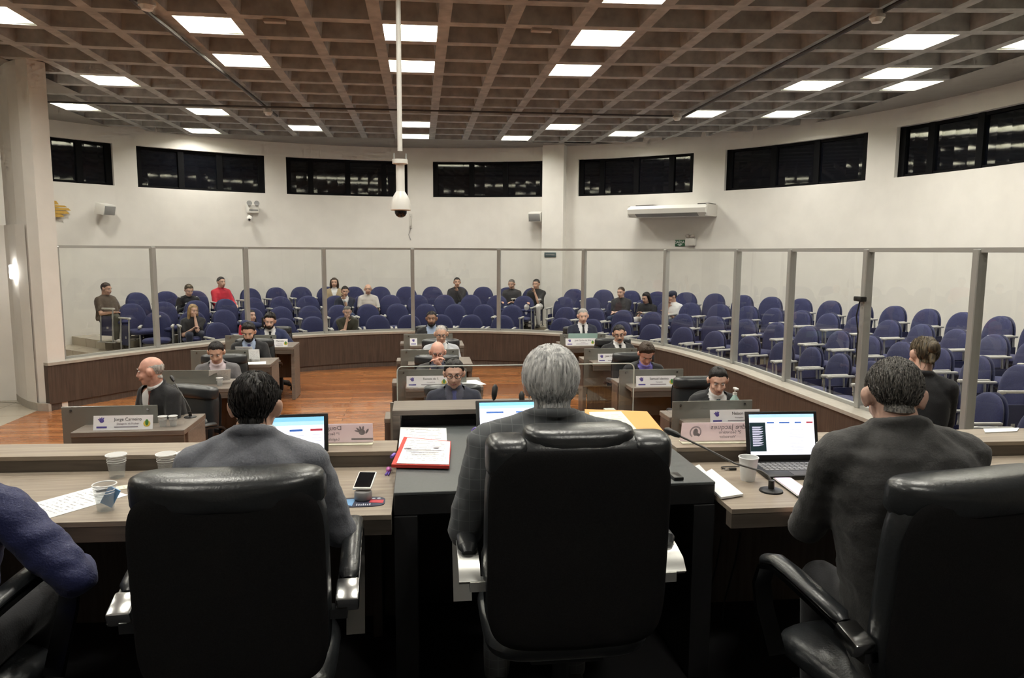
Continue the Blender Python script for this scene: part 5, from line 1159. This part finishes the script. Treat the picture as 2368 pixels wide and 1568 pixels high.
# ---- dais
H = aty(1273, 893, 2.335)
person('white-haired man from behind in a grey checked suit at the black desk', H, (H.x + .0, 2.30, DZ + .56), 2, 1.04, 1.04, hyaw=2, hpitch=6, hair=('full', .021, 'white'), skin='light', cloths=('grey', None, None), legs='grey', wr=.006, floor=DZ, vox=.009, L_hand=(-.24, .24, .24), R_hand=(.24, .24, .24), locks=2600, lock_len=.06, sh=1.14, elbow_out=.30, hk=.93, noise=.004, nk=.088)
H = aty(591, 941, 2.40)
person('dark-haired man from behind in a blue-grey suit at the left bench', H, (-.545, 2.22, DZ + .50), 0, 1.0, .96, hpitch=14, hyaw=2, hair=('short', .010, 'black'), skin='tan', cloths=('bgrey', 'white', None), legs='char', wr=.006, floor=DZ, vox=.009, R_hand=(.20, .44, .24), L_hand=(-.18, .44, .24), locks=900, lock_len=.03, sh=1.02, elbow_out=.48, hk=.88, nk=.092)
H = aty(2066, 918, 2.08)
person('large man from behind in a black suit leaning over the laptop at right', H, (1.53, 1.95, DZ + .50), 6, 1.06, 1.10, hpitch=22, hyaw=14, hair=('buzz', .006, 'grey'), skin='light', cloths=('char', None, None), legs='black', floor=DZ, vox=.009, L_hand=(-.20, .42, .22), R_hand=(.20, .48, .22), locks=2200, lock_len=.018, sh=1.04, elbow_out=.45, belly=.05, noise=.001, nk=.085, hk=.97, wr=.008)
H = V((-1.46, 2.36, DZ + 1.15))
person('person in a navy shirt leaning on the left bench, cut by the left edge', H, (-1.46, 2.14, DZ + .50), 4, 1.04, 1.1, hpitch=20, hair=('short', .010, 'black'), top='long', cloths=('nshirt', None, None), legs='black', wr=.010, floor=DZ, vox=.011, R_hand=(.30, .33, .16), L_hand=(-.2, .42, .2), sh=1.25, elbow_out=1.2)
# ---- councillors
KC = .93
def seat(px, py, Y): return aty(px, py, Y)
H = seat(348, 858, 5.98); person('bald man in black suit and red tie, turned left, at the nearest left desk', H, hips(H, .25, .50, 200), 215, KC, 1.05, hyaw=48, hpitch=6, hair=('ring', .003, 'silver'), skin='red', cloths=('black', 'white', 'redtie'), vox=.009, glasses=False, R_hand=(.2, .42, .18), L_hand=(-.1, .40, .20))
H = seat(500, 815, 7.88); person('dark-haired man in a mid grey suit reading papers at the second left desk', H, hips(H, .22, .50, 170), 168, KC, 1.05, hyaw=8, hpitch=28, skin='tan', cloths=('mgrey', 'pinkw', None), vox=.009, R_hand=(.08, .46, .17), L_hand=(-.12, .44, .19), hair=('short', .010, 'black'))
H = seat(575, 768, 9.35); person('bearded man in a black suit reading papers at the third left desk', H, hips(H, .2, .50, 172), 172, KC, 1.05, hpitch=26, hyaw=4, skin='tan', beard='full', cloths=('black', 'blue', 'bluetie'), vox=.010, R_hand=(.1, .45, .16), L_hand=(-.12, .45, .2), hair=('full', .016, 'black'))
H = seat(624, 742, 10.9); Hh = H; person('bearded man in bright navy suit phoning at the farthest left desk', H, hips(H, .2, .50, 175), 176, KC, 1.05, hpitch=20, htilt=-8, skin='light', beard='full', cloths=('bnavy', 'white', 'btie'), vox=.010, R_hand=(H.x - .125, H.y + .02, H.z - .07, 'w'), L_hand=(-.24, .42, .2), hair=('full', .016, 'black'), elbow_out=.9)
PH = H
H = seat(1050, 864, 5.95); person('man with black glasses in a dark suit at the nearest middle desk', H, hips(H, .06, .50, 180), 180, .95, 1.05, hpitch=12, hyaw=4, skin='light', cloths=('navy', 'dshirt', 'bluetie'), glasses=True, hair=('full', .014, 'black'), vox=.009)
H = seat(1012, 815, 7.62); person('balding man with glasses, chin on his hands, at the second middle desk', H, hips(H, .22, .48, 180), 180, KC, 1.05, hpitch=16, hyaw=2, skin='red', cloths=('char', 'dshirt', None), glasses=True, hair=('ring', .005, 'silver'), vox=.009, R_hand=(H.x - .035, H.y - .13, H.z - .115, 'w'), L_hand=(H.x + .03, H.y - .13, H.z - .13, 'w'), curl=.9, elbow_out=.8)
H = seat(1020, 773, 9.2); person('bald man with glasses in a pale grey jacket at the third middle desk', H, hips(H, .12, .49, 182), 182, KC * 1.02, 1.1, hpitch=14, hyaw=-4, skin='tan', cloths=('pale', 'white', None), glasses=True, hair=('buzz', .002, 'silver'), vox=.010)
H = seat(998, 737, 10.9); person('dark-skinned man in a black suit and pale blue shirt at the farthest middle desk', H, hips(H, .12, .5, 180), 180, KC, 1.05, hpitch=6, hyaw=4, skin='brown', beard='full', cloths=('black', 'blue', None), hair=('short', .008, 'black'), vox=.010)
H = seat(1660, 880, 6.0); person('man in a black suit with a teal tie looking down at the nearest right desk', H, hips(H, .2, .50, 180), 178, KC * 1.03, 1.1, hpitch=24, hyaw=14, skin='light', cloths=('black', 'white', 'teal'), hair=('short', .011, 'black'), vox=.009, R_hand=(.06, .40, .2), L_hand=(-.05, .41, .2))
H = seat(1494, 818, 7.6); person('man with brown fringe and violet shirt bowed over the second right desk', H, hips(H, .24, .50, 180), 180, KC * 1.02, 1.08, hpitch=44, hyaw=0, skin='red', cloths=('black', 'purple', None), hair=('full', .019, 'brown'), vox=.009)
H = seat(1432, 772, 9.15); person('man with dark glasses and moustache in black suit at the third right desk', H, hips(H, .08, .50, 180), 174, KC * 1.02, 1.08, hpitch=14, hyaw=20, htilt=6, skin='tan', cloths=('black', 'white', 'btie'), glasses=True, beard='moustache', hair=('short', .009, 'black'), vox=.010)
H = seat(1348, 731, 10.7); person('grey-haired man in a navy suit and black tie at the farthest right desk', H, hips(H, .05, .50, 180), 180, KC, 1.05, hpitch=10, hyaw=4, skin='light', cloths=('navy', 'white', 'btie'), hair=('short', .008, 'silver'), vox=.010)
H = aty(2134, 822, 4.5); person('person in a black jacket with a dark blonde bun, from behind at right', H, hips(H, .02, .50, 55), 40, .93, .95, hpitch=14, hyaw=-35, htilt=10, skin='light', cloths=('black', None, None), hair=('short', .016, 'dblonde'), bun=True, vox=.010, locks=300)
for lab, x, y, rz in [('nearest left', -1.92, 6.22, 150), ('second left', -2.0, 8.12, 180), ('third left', -2.02, 9.58, 180), ('farthest left', -2.05, 11.15, 180), ('nearest middle', .13, 6.08, 180), ('second middle', .12, 7.90, 180), ('third middle', .22, 9.45, 180), ('farthest middle', .13, 11.1, 180), ('nearest right', 2.36, 6.24, 180), ('second right', 2.20, 7.92, 180), ('third right', 2.33, 9.38, 180), ('farthest right', 2.25, 10.95, 180)]:
    pass
CH0 = None
COUNC = [o for o in COL.objects if o.name.startswith('person') and ('desk' in (o.get('label') or '')) and not o.get('label', '').startswith(('white-haired', ))]
for o in COUNC:
    lb = o['label']; where = lb[lb.index(' the ') if ' at the ' not in lb else lb.rindex(' the ') + 0:].replace(' the ', '')
    back = V((0, 0, 0))
    ang = R_(180)
    if 'bald man in black suit' in lb: ang = R_(150)
    c = (o.location.x, o.location.y + .02, 0); L = 'black executive chair behind the %s' % where
    if CH0 is None: CH0 = exec_chair('executive_chair', L, c, ang, -.07, (.50, .52, .45), (.60, .64), 'plastic', 'full', 'chairs behind the council desks')
    else:
        q = dup(CH0); q.location = c; q.rotation_euler = (0, 0, ang); q['label'] = L
exec_t = [o for o in COL.objects if o.get('label', '').startswith('person in a black jacket')][0].location
q = dup(CH0); q.location = (exec_t.x, exec_t.y, 0); q.rotation_euler = (0, 0, R_(-40)); q['label'] = 'black executive chair under the person with a blonde bun'; 
# papers and phones held by councillors
tag(ob('phone', MB().rbox(-.008, .008, -.036, .036, -.075, .075, .003), M['plastic'], None, (PH.x - .095, PH.y - .02, PH.z - .02)), 'dark phone held at the ear of the bright navy suited man', 'phone')
def held(px, py, Y, w, h, tilt, rz, lab, m='paper'):
    p = aty(px, py, Y); T = RXm(R_(tilt)); o = ob('paper_sheet', MB().box(-w / 2, w / 2, -.001, .001, -h / 2, h / 2, T), M[m], None, p, R_(rz), smooth=False); return tag(o, lab, 'paper')
held(508, 868, 7.42, .20, .15, 35, 20, 'white sheet read by the man in the mid grey suit')
held(566, 815, 8.93, .20, .16, 25, -6, 'printed sheet held up by the bearded man in the black suit')
held(588, 822, 8.86, .12, .16, 20, 8, 'second printed sheet held up beside the first at the third left desk')
held(1348, 778, 10.14, .42, .09, 8, 0, 'pale green sheet leaning on the farthest right desk above its nameplate', 'bottle')
# ---- gallery audience
def aud(row, n, label, px, py, lean=.0, **kw):
    o, d = SEATS[(row, n)]; zf = .15 * row + (.005 if row == 0 else 0); face = math.degrees(math.atan2(d.x, d.y)); H0 = o + d * .0
    Hh = aty(px, py, H0.y + d.y * lean); k = kw.pop('k', .88)
    hp = o + d * (-.06); hp.z = zf + .43 
    hp.x = Hh.x - d.x * (.03 + lean) ; hp.y = Hh.y - d.y * (.03 + lean)
    a = dict(face=face, k=k, floor=zf, vox=.012, legs='jeans', group=None); a.update(kw)
    return person(label, Hh, hp, **a)
aud(3, 0, 'man in an olive brown polo shirt at the far left of the gallery', 246, 668, .0, top='tee', cloths=('brown', None, None), hair=('short', .009, 'brown'), skin='tan', legs='khaki', shoe=SHOEW, hyaw=-10, hpitch=12, bulk=1.15, belly=.04)
aud(1, 1, 'blonde woman in a dark top in the second gallery row at left', 447, 718, .05, top='tee', cloths=('dark', None, None), hair=('short', .012, 'blonde'), longhair=.14, skin='light', legs='navy', hyaw=-20, hpitch=10, R_hand=(.05, .28, .12), L_hand=(-.02, .16, .32))
aud(3, 3, 'fair-haired person in a black tracksuit top with white stripes, bowed forward', 437, 671, .14, top='long', cloths=('black', None, None), hair=('full', .014, 'dblonde'), skin='light', hpitch=26, stripe=True)
aud(3, 4, 'young man in a red long-sleeved shirt in the back gallery row', 512, 653, .0, top='long', cloths=('red', None, None), hair=('full', .012, 'black'), skin='tan')
aud(0, 1, 'dark-haired woman in a red top behind the farthest left desk', 581, 731, .02, top='long', cloths=('red', None, None), hair=('short', .012, 'black'), longhair=.1, skin='light', hyaw=-6, hpitch=-6)
aud(3, 8, 'woman in a tan jacket and white top in the back gallery row', 773, 654, .0, top='suit', cloths=('tan', 'white', None), hair=('short', .012, 'brown'), longhair=.06, skin='tan')
aud(2, 7, 'man in a dark suit with his hand on his chin in the third gallery row', 798, 674, .03, top='suit', cloths=('navy', 'white', None), hair=('full', .012, 'black'), skin='tan', L_hand=(.02, .16, .36), hpitch=10)
aud(2, 8, 'older bald man in a cream short-sleeved shirt in the third gallery row', 851, 669, .02, top='tee', cloths=('cream', None, None), hair=('ring', .005, 'silver'), skin='tan', hyaw=6, R_hand=(.05, .25, .2), L_hand=(-.1, .28, .2), hpitch=4)
aud(0, 4, 'man in a dark olive t-shirt leaning on his hand in the front gallery row', 803, 721, .12, top='tee', cloths=('olive', None, None), hair=('buzz', .003, 'grey'), skin='light', R_hand=(.02, .22, .34), L_hand=(.06, .30, .16), hpitch=18)
aud(3, 13, 'man in a black shirt, hand to mouth, middle of the back row', 1057, 653, .0, top='long', cloths=('dark', None, None), hair=('short', .010, 'black'), skin='tan', L_hand=(-.02, .16, .34), hyaw=-8)
aud(3, 15, 'heavy man in a dark t-shirt in the back row left of the pilaster', 1183, 657, .0, top='tee', cloths=('dark', None, None), hair=('buzz', .005, 'grey'), skin='tan', hpitch=12, bulk=1.2)
aud(3, 16, 'man in a black t-shirt, fist at mouth, back row next to the aisle', 1240, 657, .02, top='tee', cloths=('black', None, None), hair=('short', .010, 'black'), skin='tan', L_hand=(.0, .18, .34), hpitch=8, hyaw=8, legs='lightp')
aud(2, 17, 'man in a dark grey t-shirt with crossed arms in the right gallery block', 1436, 676, .0, top='tee', cloths=('dark', None, None), hair=('short', .006, 'brown'), skin='light', hyaw=10, hpitch=10, R_hand=(-.02, .28, .16), L_hand=(.0, .30, .14), bulk=1.1)
aud(2, 18, 'woman with long dark hair looking at a phone in the right gallery block', 1494, 689, .08, top='tee', cloths=('black', None, None), hair=('short', .012, 'black'), longhair=.14, skin='tan', legs='lightp', hyaw=12, hpitch=22, R_hand=(.05, .30, .14), L_hand=(-.05, .30, .14))
aud(2, 19, 'man in a white t-shirt and dark cap in the right gallery block', 1554, 686, .06, top='tee', cloths=('white', None, None), hair=('short', .006, 'black'), cap='navy', skin='tan', hyaw=28, hpitch=8, R_hand=(.04, .18, .32), L_hand=(.0, .26, .2), bulk=1.2)

bpy.data.scenes.remove(TMP)
# ================================================================== LIGHT AND RENDER SETTINGS
w = bpy.data.worlds.new('world'); SC.world = w; w.use_nodes = True
w.node_tree.nodes['Background'].inputs[0].default_value = (.9, .93, 1, 1); w.node_tree.nodes['Background'].inputs[1].default_value = .02
SC.view_settings.view_transform = 'Standard'; SC.view_settings.look = 'None'; SC.view_settings.exposure = 0.0
try:
    SC.cycles.use_denoising = True; SC.cycles.max_bounces = 5; SC.cycles.diffuse_bounces = 4; SC.cycles.glossy_bounces = 3; SC.cycles.transparent_max_bounces = 20; SC.cycles.use_adaptive_sampling = True; SC.cycles.adaptive_threshold = .1; SC.cycles.adaptive_min_samples = 12; SC.cycles.sample_clamp_indirect = 6; SC.cycles.caustics_reflective = False; SC.cycles.caustics_refractive = False
except Exception: pass
